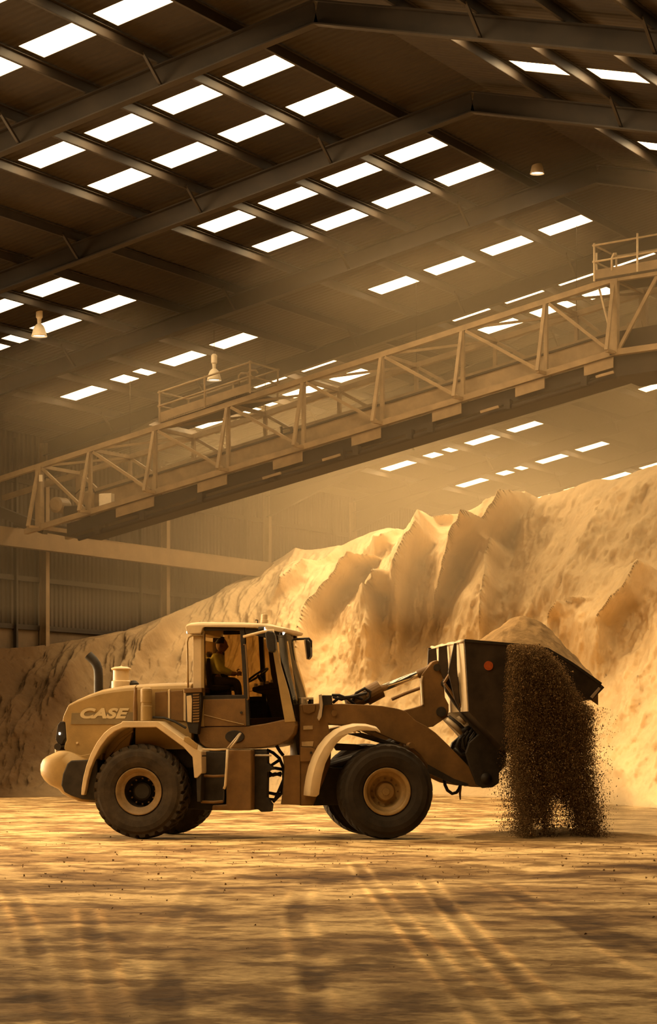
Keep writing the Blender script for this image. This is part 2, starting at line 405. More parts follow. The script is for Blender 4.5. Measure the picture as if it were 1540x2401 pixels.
def blot(px, py, rx, ry, a):
    g = track_line([(px, py)])[0]; global WEAR
    WEAR = WEAR - a*np.exp(-((X-g.x)/rx)**2-((Y-g.y)/ry)**2)*np.clip(.9+2.2*fbm(X*2.2, Y*1.3, 3), 0, 2)
for b_ in ((380, 2320, .14, 1.6, 1.1), (410, 2360, .12, 1.0, .8), (740, 2290, .10, 1.8, 1.3), (740, 2230, .12, 1.2, .7), (700, 2130, .16, 1.2, 1.0), (1350, 2150, .25, 1.3, .9), (1430, 2205, .30, 1.2, 1.3), (850, 2245, .30, .5, 1.0), (800, 2255, .25, .5, .9), (290, 2180, .35, .9, .9), (90, 2230, .3, 1.6, .7), (60, 2330, .25, 1.2, .8), (500, 2250, .5, 1.2, .5), (1030, 2120, .3, 1.2, .8), (960, 2340, .3, 1.0, .8), (1200, 2270, .5, 1.0, .5), (1180, 2100, .6, 1.4, .6), (620, 2170, .5, 1.0, .5), (450, 2120, .25, 2.0, .8)): blot(*b_)
band = seg_dist(X, Y, track_line([(-400, 2078), (0, 2070), (500, 2055), (1000, 2042), (1540, 2030), (2000, 2020)]))
WEAR -= .85*np.exp(-(band/1.5)**2)*np.clip(1.0+2.0*fbm(X*.8, Y*.5, 4), 0, 1.6)
Z *= np.clip((Y-4)/10, 0, 1)
fl = np.clip((Y-33)/5, 0, 1)*np.clip((47-Y)/4, 0, 1); Z = Z*(1-.75*fl) - .0*fl
Pg[:, :, 2] = Z - .012
floor_me = grid_mesh('floor', turn(Pg), None)
at_ = floor_me.attributes.new('wear', 'FLOAT', 'POINT'); at_.data.foreach_set('value', WEAR.astype(np.float32).ravel())
def floor_material():
    m = mat('compacted_sand_floor', (.45, .30, .145), .95, 0, .1, .5, spec=.1); nt = m.node_tree; N = nt.nodes; L = nt.links; p = N['Principled BSDF']
    tc = N.new('ShaderNodeTexCoord')
    def nz(scale, detail, rough=.6, st=(1, 1, 1)):
        mp = N.new('ShaderNodeMapping'); mp.inputs['Scale'].default_value = st; L.new(tc.outputs['Object'], mp.inputs[0])
        n = N.new('ShaderNodeTexNoise'); n.inputs['Scale'].default_value = scale; n.inputs['Detail'].default_value = detail; n.inputs['Roughness'].default_value = rough; L.new(mp.outputs[0], n.inputs['Vector']); return n.outputs['Fac']
    def ramp(fac, a, b, ca, cb):
        r = N.new('ShaderNodeValToRGB'); r.color_ramp.elements[0].position = a; r.color_ramp.elements[1].position = b
        r.color_ramp.elements[0].color = (*ca, 1); r.color_ramp.elements[1].color = (*cb, 1); L.new(fac, r.inputs[0]); return r.outputs[0]
    def mix(fac, a, b, mode='MIX'):
        x = N.new('ShaderNodeMix'); x.data_type = 'RGBA'; x.blend_type = mode
        if isinstance(fac, float): x.inputs[0].default_value = fac
        else: L.new(fac, x.inputs[0])
        L.new(a, x.inputs[6]); L.new(b, x.inputs[7]); return x.outputs[2]
    base = ramp(nz(.45, 5, .62), .42, .57, (.36, .225, .10), (.76, .55, .28))
    damp = ramp(nz(1.5, 5, .6), .42, .54, (.40, .34, .27), (1, 1, 1))
    fine = ramp(nz(10, 4, .7), .34, .60, (.70, .66, .60), (1.05, 1.04, 1.0))
    c = mix(1.0, base, damp, 'MULTIPLY'); c = mix(1.0, c, fine, 'MULTIPLY')
    wa = N.new('ShaderNodeAttribute'); wa.attribute_name = 'wear'            # compacted pale ridges beside tyre tracks, damp dark spots
    wm = N.new('ShaderNodeMath'); wm.operation = 'MULTIPLY_ADD'; wm.inputs[1].default_value = .5; wm.inputs[2].default_value = .5; L.new(wa.outputs['Fac'], wm.inputs[0])
    wr = N.new('ShaderNodeValToRGB'); e = wr.color_ramp.elements; e[0].color = (.36, .30, .23, 1); e[1].color = (1.75, 1.7, 1.6, 1); mid = e.new(.5); mid.color = (1, 1, 1, 1); L.new(wm.outputs[0], wr.inputs[0])
    c = mix(1.0, c, wr.outputs[0], 'MULTIPLY')
    L.new(c, p.inputs['Base Color'])
    b = N.new('ShaderNodeBump'); b.inputs['Distance'].default_value = .006; b.inputs['Strength'].default_value = .6
    ad = N.new('ShaderNodeMath'); ad.operation = 'ADD'; L.new(nz(5, 4, .7), ad.inputs[0]); L.new(nz(13, 2, .5), ad.inputs[1]); L.new(ad.outputs[0], b.inputs['Height']); L.new(b.outputs[0], p.inputs['Normal'])
    return m
M['floor'] = floor_material()
floor = obj('floor', floor_me, M['floor']); tag(floor, 'rutted sandy floor with tyre tracks and damp patches', kind='structure')
ap = MB(); ap.box(UV(50, 21, -.15), UX*60, VX*32, (0, 0, .03)); ap.build('subfloor', M['floor'], floor)

# ---------------------------------------------------------------- the sand pile against the left wall
def interp(x, pts): return np.interp(x, [p[0] for p in pts], [p[1] for p in pts])
CREST = [(-260, 1560), (0, 1522), (90, 1512), (180, 1500), (300, 1478), (375, 1450), (500, 1398), (560, 1362), (640, 1320), (692, 1284), (715, 1290), (760, 1284), (800, 1278), (868, 1247), (905, 1238), (960, 1244), (1010, 1222), (1082, 1202), (1110, 1190), (1170, 1164), (1230, 1150), (1262, 1168), (1320, 1150), (1400, 1124), (1450, 1122), (1500, 1102), (1540, 1090), (1700, 1060), (1900, 1040)]
CREST_D = [(-260, 73), (0, 75.6), (375, 84), (640, 91), (870, 89), (1100, 86), (1230, 82), (1400, 79), (1540, 76), (1900, 70)]
TOE_D = [(-260, 66), (0, 67.5), (300, 70), (640, 72), (1000, 71), (1200, 67), (1400, 61), (1540, 57), (1900, 50)]
pxs = np.linspace(-240, 1880, 760); nh = 300
hs = np.linspace(0, 1, nh)
azX = (pxs-CX)/F_PX; cd = interp(pxs, CREST_D); td = interp(pxs, TOE_D); cz = CAM_H+(YH-interp(pxs, CREST))/F_PX*cd
H_, A_ = np.meshgrid(hs, azX, indexing='ij'); CD = cd[None, :]; TD = td[None, :]; CZ = cz[None, :]
prof = H_**1.12                                          # slightly concave foot
D_ = TD+(CD-TD)*H_; Zp = CZ*prof
Yimg = YH-(Zp-CAM_H)/D_*F_PX; Ximg = np.broadcast_to(pxs[None, :], Yimg.shape)
RIDGES = [  # polyline in the photograph, push (m), gentle side width (px), steep side width (px)
    ([(1235, 1150), (1222, 1195), (1195, 1255), (1120, 1340), (1045, 1420), (1000, 1500)], 3.9, 120, 5),
    ([(1085, 1203), (1035, 1245), (1030, 1310), (985, 1405), (975, 1440), (930, 1560)], 3.5, 120, 5),
    ([(905, 1330), (850, 1355), (800, 1400), (755, 1455), (735, 1520), (700, 1640)], 2.9, 130, 6),
    ([(1180, 1290), (1172, 1340), (1165, 1400), (1150, 1475), (1120, 1560)], 2.8, 80, 6),
    ([(960, 1410), (935, 1440), (915, 1440), (905, 1500), (880, 1600)], 2.5, 70, 7),
    ([(965, 1245), (925, 1290), (880, 1330)], 1.8, 80, 8),
    ([(800, 1278), (760, 1330), (700, 1400), (640, 1480)], 1.6, 90, 10),
    ([(1480, 1110), (1420, 1210), (1370, 1330), (1330, 1440), (1300, 1600)], 2.0, -60, -150),
    ([(700, 1284), (660, 1330), (600, 1400), (540, 1500)], .6, 60, 16),
    ([(1540, 1360), (1480, 1440), (1430, 1500), (1400, 1620)], 2.2, 90, 9),
    ([(1385, 1450), (1345, 1455), (1320, 1500), (1300, 1600)], 1.8, 40, 9),
    ([(450, 1420), (400, 1500), (330, 1600), (280, 1700)], 1.3, 120, 10),
    ([(300, 1480), (230, 1560), (150, 1660), (90, 1760)], 1.2, 100, 12),
]
disp = np.zeros_like(Yimg)
for pts, push, wl, wr in RIDGES:
    yy = [p[1] for p in pts]; xx = [p[0] for p in pts]
    xr = np.interp(Yimg, yy, xx) + 10*vnoise(Yimg/42., Yimg*0+push*7) + 3*vnoise(Yimg/17., Yimg*0+push*3)
    y0, y1 = yy[0], yy[-1]
    win = np.clip((Yimg-(y0-8))/26, 0, 1)*np.clip((y1-Yimg)/(0.45*(y1-y0)), 0, 1)
    dx = Ximg-xr
    if wl > 0: g = np.where(dx < 0, np.clip(1+dx/(1.7*wl), 0, 1)**1.15, np.exp(-np.maximum(dx, 0)/wr))
    else: g = np.where(dx < 0, np.exp(-np.abs(dx)/(-wl)), np.exp(-np.abs(dx)/(-wr)))
    disp = np.maximum(disp, 0) + push*win*g
edge = np.clip(H_/.12, 0, 1)*np.clip((1-H_)/.10, 0, 1)
gx, gy = Ximg/60., Yimg/60.
nse = .95*fbm(gx*.8+gy*.35, gy*.45, 5, .55) + 0.30*fbm(gx*4+gy*1.6, gy*1.5+3, 4, .6)
disp = (disp*edge + nse*np.clip(H_/.1, 0, 1)*np.clip((1.02-H_)/.08, .15, 1))
nrm = Vector((-.22, -.93, .18)).normalized()
PX_ = A_*D_+nrm.x*disp; PY_ = D_+nrm.y*disp; PZ_ = Zp+nrm.z*disp*1.0
face = np.stack([PX_, PY_, PZ_], 2)
face[0, :, 2] = -.25
# the far side falls away behind the crest
back = []
for k, (dd, dz) in enumerate([(1.2, -.25), (3.0, -.9), (6, -2.4), (11, -5.5)]):
    b = face[-1].copy(); b[:, 1] += dd; b[:, 2] = np.maximum(b[:, 2]+dz, -.1); back.append(b)
pile_P = np.concatenate([face, np.array(back)], 0)
# keep it on this side of the wall
pile_P = turn(pile_P)
vdist = pile_P[:, :, 0]*VX.x + pile_P[:, :, 1]*VX.y; over = np.maximum(vdist-(V_WALL+.1), 0)
pile_P[:, :, 0] -= over*VX.x; pile_P[:, :, 1] -= over*VX.y
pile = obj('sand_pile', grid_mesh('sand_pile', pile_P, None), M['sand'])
tag(pile, 'huge pale sand pile with eroded gullies heaped against the shed wall', 'sand pile', kind='stuff')

# ---------------------------------------------------------------- dust haze hanging over the pile
hz = MB(); HU0, HU1, HZ = 52.5, 103.5, 5.2
hz.prism([UV(HU0, V_WALL-.9, HZ), UV(HU0, V_WALL-.9, roof_z(V_WALL)-.6), UV(HU0, V_RIDGE, roof_z(V_RIDGE)-.6), UV(HU0, 1.0, roof_z(1.0)-.6), UV(HU0, 1.0, HZ)], UX*(HU1-HU0))
hm = volume_mat('dust_haze', (.95, .74, .46), HAZE_D, .68)
haze = hz.build('dust_haze', hm); tag(haze, 'golden dust haze hanging in the air around the sand pile', 'haze', kind='stuff')

# ---------------------------------------------------------------- wheel loader (articulated: the rear half points slightly towards the viewer, the front half away)
class Half:
    """a vertical plane along one half of the machine; w counts metres from the near tyre face to the far side"""
    def __init__(s, yaw, through, w):
        s.n = ahead(math.sin(yaw), math.cos(yaw)); s.h = ahead(math.cos(yaw), -math.sin(yaw)); s.c = s.n.dot(through)-w
    def pt(s, px, py, w): return on_plane(px, py, s.n, s.c+w)
    def pts(s, ps, w): return [s.pt(x, y, w) for x, y in ps]
    def prism(s, ps, w0, w1, mb=None): return (mb or MB()).prism(s.pts(ps, w0), s.n*(w1-w0))
RH = Half(R(10), at(335, 1857, 39.2), 0.0)
piv = RH.pt(650, 1800, 1.3)
FH = Half(R(-8), piv, 1.3)
Z3 = Vector((0, 0, 1))
base = RH.pt(335, 1966, 1.3); base.z = 0
LO = thing('wheel_loader', 'dusty articulated wheel loader tipping its bucket in front of the sand pile', 'wheel loader', Vector((piv.x, piv.y, 0)))

def px2m(half, n, px=600, w=0): return (half.pt(px+n, 1800, w)-half.pt(px, 1800, w)).length

# ---- wheels
def make_wheel(name, half, px, py, wmid, rad, material, lug, dished):
    c = half.pt(px, py, wmid) if wmid < 1 else None
    if c is None: c = half.pt(px, py, 0.29)+half.n*(wmid-.29)
    c.z = rad-.012
    ax = half.n; wd = .29
    a = half.h; b = Z3; nseg = 28*8
    prof = [(.385, -wd+.05), (.41, -wd+.01), (.48, -wd-.025), (.58, -wd-.045), (.66, -wd-.035), (.70, -wd-.005)]
    tread = [(1.0, t) for t in np.linspace(-1, 1, 13)]
    vs, fs = [], []
    rows = []
    for r_, h_ in prof: rows.append((r_/.785*rad, h_, 0, 0))
    for _, t in tread: rows.append((rad-.028*t*t, t*wd, 1, t))
    for r_, h_ in reversed(prof): rows.append((r_/.785*rad, -h_, 0, 0))
    m = len(rows)
    for k in range(nseg):
        th = 2*math.pi*k/nseg; e = a*math.cos(th)+b*math.sin(th)
        for r_, h_, isT, t in rows:
            if isT:
                fr = ((k/8.0) + (.9*abs(t) if t < 0 else .9*abs(t)+.5)) % 1.0
                up = 1.0 if fr < .58 else 0.0
                if abs(t) < .12: up = 1.0
                r_ = r_-lug*(1-up)
            vs.append(c+e*r_+ax*h_)
    for k in range(nseg):
        k2 = (k+1) % nseg
        for j in range(m-1): fs.append((k*m+j, k*m+j+1, k2*m+j+1, k2*m+j))
    wh = MB().add(vs, fs).build(name, material, LO, smooth=False)
    s = -1
    # rim: lip, dished barrel, disc
    ri = MB()
    if dished: pr = [(.388, -.27), (.392, -.285), (.375, -.29), (.355, -.262), (.335, -.255), (.325, -.235), (.30, -.225), (.283, -.215), (.262, -.20)]
    else: pr = [(.388, -.27), (.394, -.288), (.375, -.292), (.350, -.270), (.335, -.268), (.325, -.20), (.315, -.17), (.275, -.165), (.262, -.15), (.255, -.07), (.16, -.06)]
    ri.lathe(c, ax, pr, 48)
    rim = ri.build('rim', M['rim_dark' if dished else 'rim'], wh, smooth=True)
    if dished: MB().lathe(c, ax, [(.262, -.20), (.255, -.1), (.25, .05), (.05, .06)], 40).build('wheel_disc', M['black'], wh, smooth=True)  # black puts the shade deep in the dish into the colour
    hb = MB()
    if dished: hb.lathe(c, ax, [(.001, -.06), (.12, -.06), (.15, -.04), (.16, .02)], 32)
    else: hb.lathe(c, ax, [(.001, -.165), (.062, -.165), (.066, -.155), (.072, -.155), (.135, -.14), (.152, -.11), (.17, -.06)], 32)
    hb.build('hub', M['rim'] if not dished else M['black'], wh, smooth=False)
    for k in range(12):
        th = 2*math.pi*k/12; q = c+(a*math.cos(th)+b*math.sin(th))*.21+ax*(-.05 if not dished else .01)
        MB().lathe(q, ax, [(.001, -.035), (.016, -.035), (.016, .02)], 6).build('bolt', M['brown'], wh)
    v = c+(a*math.cos(2.7)+b*math.sin(2.7))*.335-ax*.255
    return wh
make_wheel('rear_wheel', RH, 335, 1857, .29, .785, M['tyre'], .045, True)
make_wheel('rear_wheel', RH, 335, 1857, 2.31, .785, M['tyre'], .045, True)
make_wheel('front_wheel', FH, 901, 1855, .29, .785, M['tyre_worn'], .010, False)
make_wheel('front_wheel', FH, 901, 1855, 2.31, .785, M['tyre_worn'], .010, False)
for half, x in ((RH, 335), (FH, 901)):
    p = half.pt(x, 1857, .3); p.z = .77
    MB().tube([p, p+half.n*.5, p+half.n*.8, p+half.n*1.2, p+half.n*1.5, p+half.n*2.0], [.2, .16, .2, .3, .16, .2], 16).build('axle', M['black'], LO, smooth=True)

# ---- rear half
RH.prism([(165, 1782), (300, 1775), (470, 1757), (598, 1757), (598, 1898), (560, 1900), (495, 1900), (225, 1882), (195, 1880), (172, 1862), (150, 1840)], .78, 1.85).build('rear_frame', M['black'], LO, .02)
# counterweight: rounded block, full width
cw_out = [(165, 1762), (150, 1759), (136, 1760), (119, 1767), (104, 1774), (95, 1781), (90, 1792), (89, 1805), (91, 1817), (99, 1829), (112, 1840), (135, 1850), (146, 1861), (168, 1872), (192, 1880), (222, 1882), (222, 1782)]
ws = [(.14, .45), (.17, .62), (.24, .78), (.36, .90), (.55, .97), (.8, 1), (1.3, 1), (1.8, 1), (2.05, .97), (2.24, .90), (2.36, .78), (2.43, .62), (2.46, .45)]
cwm = MB(); n_ = len(cw_out); ref = RH.pts(cw_out, .5); ctr = RH.pt(205, 1815, .5)
rings = []
for w_, s_ in ws:
    ring = []
    for p in ref:
        d = p-ctr; dh = d.dot(RH.h); dz = d.z
        ring.append(ctr+RH.h*(dh*s_ if dh < 0 else dh)+Z3*(dz*(.86+.14*s_))+RH.n*(w_-.5))
    rings.append(ring)
vs = [p for r_ in rings for p in r_]; fs = []
for i in range(len(ws)-1):
    for j in range(n_): fs.append((i*n_+j, i*n_+(j+1) % n_, (i+1)*n_+(j+1) % n_, (i+1)*n_+j))
fs += [tuple(range(n_)), tuple(range((len(ws)-1)*n_, len(ws)*n_))]
cwm.add(vs, fs); cw = cwm.build('counterweight', M['cream'], LO, smooth=True)
cw.data.materials.clear(); cw.data.materials.append(M['yellow'])
MB().tube([RH.pt(133, 1764, .8), RH.pt(133, 1755, .8)], .03, 10).build('lifting_lug', M['cream'], cw)
RH.prism([(166, 1783), (228, 1780), (228, 1877), (192, 1874), (167, 1866), (150, 1857), (143, 1841), (147, 1815), (157, 1791)], .10, .75).build('frame_side', M['black'], LO, .02)
RH.prism([(165, 1781), (182, 1773), (240, 1762), (240, 1782), (165, 1783)], .30, 2.3).build('rear_ledge', M['yellow'], LO, .015)

# engine hood with rounded shoulders
def loft(mb, out, half, w_list, w_ref):
    """outline lofted across the machine; w_list: (w, drop in metres of the outline's upper part)"""
    ref = half.pts(out, w_ref); n = len(out); zmin = min(p.z for p in ref); zmax = max(p.z for p in ref); vs = []; fs = []
    for w_, dr in w_list:
        for p in ref:
            t = max(0, (p.z-zmin)/(zmax-zmin)); vs.append(p+half.n*(w_-w_ref)-Z3*dr*t**3)
    m = len(w_list)
    for i in range(m-1):
        for j in range(n): fs.append((i*n+j, i*n+(j+1) % n, (i+1)*n+(j+1) % n, (i+1)*n+j))
    fs += [tuple(range(n)), tuple(range((m-1)*n, m*n))]
    return mb.add(vs, fs)
WL = [(.47, .10), (.49, .05), (.54, .02), (.62, .0), (1.3, -.02), (1.98, .0), (2.06, .02), (2.11, .05), (2.13, .10)]
hood_out = [(160, 1650), (180, 1639), (205, 1628), (235, 1617), (265, 1611), (290, 1607), (315, 1605), (315, 1690), (300, 1760), (240, 1768), (182, 1776), (163, 1772), (150, 1755), (153, 1742), (156, 1736), (153, 1692), (146, 1690), (149, 1676)]
hood = loft(MB(), hood_out, RH, WL, .47).build('engine_hood', M['yellow'], LO, .012)
hood2_out = [(317, 1605), (345, 1603), (390, 1601), (430, 1600), (447, 1602), (449, 1690), (449, 1757), (317, 1757)]
hood2 = loft(MB(), hood2_out, RH, WL, .47).build('engine_cover', M['yellow'], LO, .012)
for q in ([(363, 1623), (391, 1620), (394, 1640), (394, 1686), (363, 1680)], [(398, 1620), (428, 1618), (432, 1640), (430, 1692), (400, 1688)]):
    RH.prism(q, .445, .50).build('side_grille', M['brown'], hood2, .012)
for x0, x1 in ((393.5, 398.5), (430, 436)):
    RH.prism([(x0, 1617), (x1, 1616), (x1, 1692), (x0, 1690)], .43, .50).build('grille_rib', M['cream'], hood2, .01)
RH.prism([(168, 1672), (312, 1670), (312, 1692), (290, 1698), (166, 1698)], .457, .475).build('decal_band', M['decal'], hood)
# lettering, slanted and bold
fc = bpy.data.curves.new('lettering', 'FONT'); fc.body = 'CASE'; fc.size = 1; fc.shear = .30; fc.offset = .048; fc.extrude = .01; fc.space_character = 1.05
fo = bpy.data.objects.new('lettering', fc); COL.objects.link(fo); dgr = bpy.context.evaluated_depsgraph_get(); dgr.update()
lm = bpy.data.meshes.new_from_object(fo.evaluated_get(dgr)); bpy.data.objects.remove(fo)
co = np.array([v.co[:] for v in lm.vertices]); mn, mx = co.min(0), co.max(0)
pa, pb, pc = RH.pt(188, 1685, .452), RH.pt(303, 1685, .452), RH.pt(188, 1660, .452)
for v, c_ in zip(lm.vertices, co):
    fx, fy = (c_[0]-mn[0])/(mx[0]-mn[0]), (c_[1]-mn[1])/(mx[1]-mn[1]); v.co = pa+(pb-pa)*fx+(pc-pa)*fy-RH.n*(c_[2]*.2)
obj('lettering', lm, M['letter'], hood)
MB().lathe(RH.pt(181, 1742, .45), RH.n, [(.001, -.01), (.018, -.01), (.018, .03)], 12).build('latch', M['cream'], hood)
RH.prism([(135, 1700), (141, 1692), (153, 1692), (155, 1730), (149, 1736), (145, 1746), (134, 1742), (130, 1733)], .52, .80).build('tail_lamp_guard', M['black'], LO, .01)
tl = RH.prism([(137.5, 1717), (141.5, 1717.5), (141, 1723), (137.5, 1723)], .505, .53).build('tail_lamp', M['lampon'], LO, .006)
MB().lathe(RH.pt(143, 1751, .7), RH.n, [(.001, -.2), (.06, -.2), (.06, .5), (.001, .5)], 16).build('hose_drum', M['black'], LO)
# exhaust and air intake
ex = [RH.pt(x, y, 1.0) for x, y in ((231, 1640), (231, 1605), (231, 1585), (230, 1570), (226, 1558), (220, 1549), (212, 1541), (207, 1536))]
MB().tube(ex, .078, 16, cap=False).build('exhaust_pipe', M['black'], LO, smooth=True)
pc_ = RH.pt(284, 1612, 1.25); k_ = px2m(RH, 1, 284, 1.25)
MB().lathe(pc_, Z3, [(22*k_, -4*k_), (22*k_, 14*k_), (18.5*k_, 16*k_), (18.5*k_, 39*k_), (21*k_, 40*k_), (23*k_, 42*k_), (22*k_, 44*k_), (14*k_, 47*k_), (3*k_, 48*k_), (.001, 50*k_)], 32).build('air_pre_cleaner', M['cream'], LO, smooth=False)
MB().lathe(RH.pt(313, 1606, 1.3), Z3, [(.09, -.05), (.09, .03), (.05, .07), (.001, .08)], 20).build('filler_cap', M['black'], LO)
fcn = RH.pt(343, 1690, .30); MB().lathe(fcn, Z3, [(.001, 0), (.095, 0), (.095, .24), (.088, .25), (.088, .30), (.097, .31), (.097, .50), (.09, .53), (.05, .55), (.001, .55)], 24).build('filter_canister', M['yellow'], LO)
MB().tube([RH.pt(317, 1690, .34), RH.pt(317, 1655, .34), RH.pt(317, 1640, .34), RH.pt(318, 1612, .34)], [.038, .038, .03, .026], 12).build('filler_tube', M['brown'], LO)
MB().tube([RH.pt(358, 1682, .34), RH.pt(385, 1683, .34), RH.pt(410, 1692, .34), RH.pt(436, 1707, .34)], .02, 8).build('cable', M['hose'], LO)

# rear fenders: curved rear, flat top, sloping front with a tread recess
f_out = [(190, 1864), (191, 1848), (195, 1822), (202, 1795), (213, 1766), (227, 1740), (243, 1719), (260, 1705), (284, 1695), (286, 1691), (370, 1691), (444, 1744), (472, 1762), (473, 1812), (462, 1824), (455, 1824), (451, 1775), (430, 1752), (366, 1705), (288, 1706), (268, 1715), (252, 1729), (236, 1750), (222, 1776), (211, 1803), (204, 1830), (200, 1852), (197, 1864)]
for w0, w1 in ((-.04, .62), (1.98, 2.64)):
    q = MB(); nr = RH.pts(f_out, -.04); q.prism([p+RH.n*(w0+.04) for p in nr], RH.n*(w1-w0))
    fe = q.build('rear_fender', M['cream'], LO, .012)
    if w0 < 0:
        RH.prism([(432, 1727), (441, 1727), (464, 1746), (462, 1757), (455, 1755), (430, 1737)], -.052, -.03).build('tread_recess', M['yellow'], fe, .01)
        RH.prism([(454, 1776), (473, 1770), (470, 1880), (462, 1880), (460, 1826), (456, 1824)], -.02, .4).build('mud_flap', M['black'], fe, .01)
inner = [(235, 1782), (250, 1765), (275, 1735), (310, 1712), (312, 1716), (282, 1742), (258, 1772), (252, 1782)]
RH.prism(inner, .45, .60).build('inner_guard', M['yellow'], LO, .01)
RH.prism([(225, 1782), (240, 1762), (262, 1730), (300, 1708), (455, 1715), (465, 1760), (470, 1800), (225, 1800)], .62, .78).build('wheel_well', M['black'], LO, .01)

# ladder, tank and hinge area
RH.prism([(470, 1762), (530, 1762), (526, 1845), (522, 1884), (470, 1884)], .30, .55).build('step_box', M['black'], LO, .01)
ld = MB(); st = lambda x, y, w=.12: RH.pt(x, y, w)
lad = MB().tube([st(533, 1757), st(531, 1800), st(528, 1842), st(525, 1850)], .022, 10).build('ladder_rail', M['cream'], LO, smooth=True)
MB().tube([st(531, 1757), st(505, 1758), st(474, 1757)], .018, 10).build('ladder_rung', M['cream'], LO, smooth=True)
MB().tube([st(526, 1819), st(500, 1820), st(478, 1819)], .022, 10).build('ladder_rung', M['brown'], LO, smooth=True)
MB().tube([st(523, 1879), st(500, 1881), st(472, 1880)], .024, 10).build('ladder_rung', M['brown'], LO, smooth=True)
MB().tube([st(525, 1850), st(524, 1880)], .014, 8).build('ladder_strap', M['black'], LO)
for dx in (0, 6): MB().tube([st(533+dx, 1755, .14), st(548+dx*.9, 1737, .2), st(561+dx*.4, 1721, .28), st(563+dx*.2, 1720, .36)], .016, 10).build('grab_handle', M['galv'], LO, smooth=True)
RH.prism([(530, 1758), (589, 1758), (589, 1900), (496, 1900), (498, 1888), (530, 1886)], .28, .8).build('fuel_tank', M['brown'], LO, .02)
RH.prism([(589, 1760), (626, 1760), (626, 1790), (640, 1800), (626, 1810), (625, 1870), (636, 1886), (634, 1903), (612, 1904), (605, 1898), (589, 1898)], .55, .75).build('hinge_plate', M['black'], LO, .01)
MB().tube([RH.pt(598, 1771, .5), RH.pt(636, 1771, .5)], .016, 8).build('pin_rod', M['galv'], LO)
for pts in ([(625, 1758), (640, 1765), (655, 1778), (664, 1800), (665, 1830), (660, 1860), (640, 1880)], [(622, 1785), (635, 1795), (655, 1782)], [(624, 1803), (645, 1801), (662, 1804)], [(624, 1806), (640, 1818), (660, 1812)], [(624, 1822), (645, 1814), (660, 1818)], [(625, 1858), (645, 1862), (656, 1860)], [(628, 1874), (645, 1874), (660, 1840), (668, 1820)], [(648, 1748), (655, 1760), (664, 1772)]):
    MB().tube([RH.pt(x, y, .9+.02*i) for i, (x, y) in enumerate(pts)], .028, 10).build('hydraulic_hose', M['hose'], LO, smooth=True)

# ---- cab
C0, C1 = .52, 2.08
cabb = loft(MB(), [(463, 1706), (490, 1704), (560, 1703), (584, 1702), (620, 1697), (667, 1687), (690, 1690), (693, 1702), (688, 1720), (676, 1734), (655, 1745), (620, 1752), (570, 1756), (500, 1756), (482, 1752), (469, 1742), (464, 1725)], RH, [(C0, 0), (C0+.05, -.01), (C1-.05, -.01), (C1, 0)], C0).build('cab_base', M['brown'], LO, .015)
ov = [(550+23*math.cos(t)*(1 if abs(math.cos(t)) < .8 else .98), 1727+14.5*math.sin(t)) for t in np.linspace(0, 2*math.pi, 20, endpoint=False)]
RH.prism(ov, C0-.018, C0+.02).build('step_recess', M['black'], cabb, .006)
cab = RH.prism([(478, 1640), (575, 1638), (577, 1702), (478, 1703)], C0-.015, C0+.04).build('door_panel', M['brown'], LO, .006)
MB().tube([RH.pt(478, 1676, C0-.02), RH.pt(520, 1687, C0-.02), RH.pt(572, 1699, C0-.02)], .008, 6).build('pressed_line', M['yellow'], cab)
MB().lathe(RH.pt(566, 1671, C0-.015), RH.n, [(.001, -.03), (.02, -.03), (.02, .01)], 12).build('door_lock', M['black'], cab)
# far side of the cab and floor
def cprism(q, w0, w1, name, m, bev=.008, par=None):
    nr = RH.pts(q, C0); return MB().prism([p+RH.n*(w0-C0) for p in nr], RH.n*(w1-w0)).build(name, m, par or LO, bev)
cprism([(478, 1640), (690, 1640), (690, 1702), (478, 1703)], C1-.05, C1, 'far_side_panel', M['black'])
cprism([(463, 1690), (690, 1680), (690, 1702), (463, 1704)], C0+.02, C1-.02, 'cab_floor', M['black'])
for w0, w1, far in ((C0-.01, C0+.09, 0), (C1-.09, C1+.01, 1)):
    cprism([(452, 1487), (471, 1487), (475, 1500), (475, 1614), (452, 1614)], w0+.02, w1, 'rear_pillar', M['cream'] if not far else M['black'])
    cprism([(471, 1484), (479, 1484), (479, 1704), (468, 1704), (471, 1640)], w0, w1, 'door_post', M['yellow'] if not far else M['black'])
    cprism([(562, 1470), (573, 1470), (586, 1702), (576, 1702)], w0, w1, 'centre_pillar', M['black'])
    cprism([(478, 1470), (570, 1470), (570, 1477), (478, 1479)], w0, w1, 'window_header', M['black'])
    cprism([(476, 1631), (574, 1629), (574, 1640), (476, 1641)], w0, w1, 'window_sill', M['black'])
    cprism([(573, 1472), (655, 1476), (655, 1488), (640, 1490), (620, 1494), (576, 1486)], w0, w1, 'front_header', M['black'])
    cprism([(618, 1488), (634, 1486), (642, 1560), (672, 1690), (660, 1693), (628, 1580)], w0+.25 if not far else w0-.25, w1+.22 if not far else w1-.22, 'inner_pillar', M['black'])
    cprism([(633, 1484), (645, 1480), (652, 1540), (676, 1620), (692, 1692), (668, 1694), (655, 1620)], w0, w1-.03, 'windscreen_pillar', M['yellow'] if not far else M['black'])
    cprism([(580, 1620), (655, 1612), (668, 1690), (586, 1702), (588, 1650)], w0+.02, w0+.03, 'lower_pane', M['glass'], 0)
    cprism([(479, 1478), (564, 1477), (573, 1630), (479, 1632)], w0+.045, w0+.055, 'door_pane', M['glass'], 0)
    cprism([(575, 1490), (632, 1492), (650, 1600), (655, 1614), (580, 1622)], w0+.045, w0+.055, 'front_side_pane', M['glass'], 0)
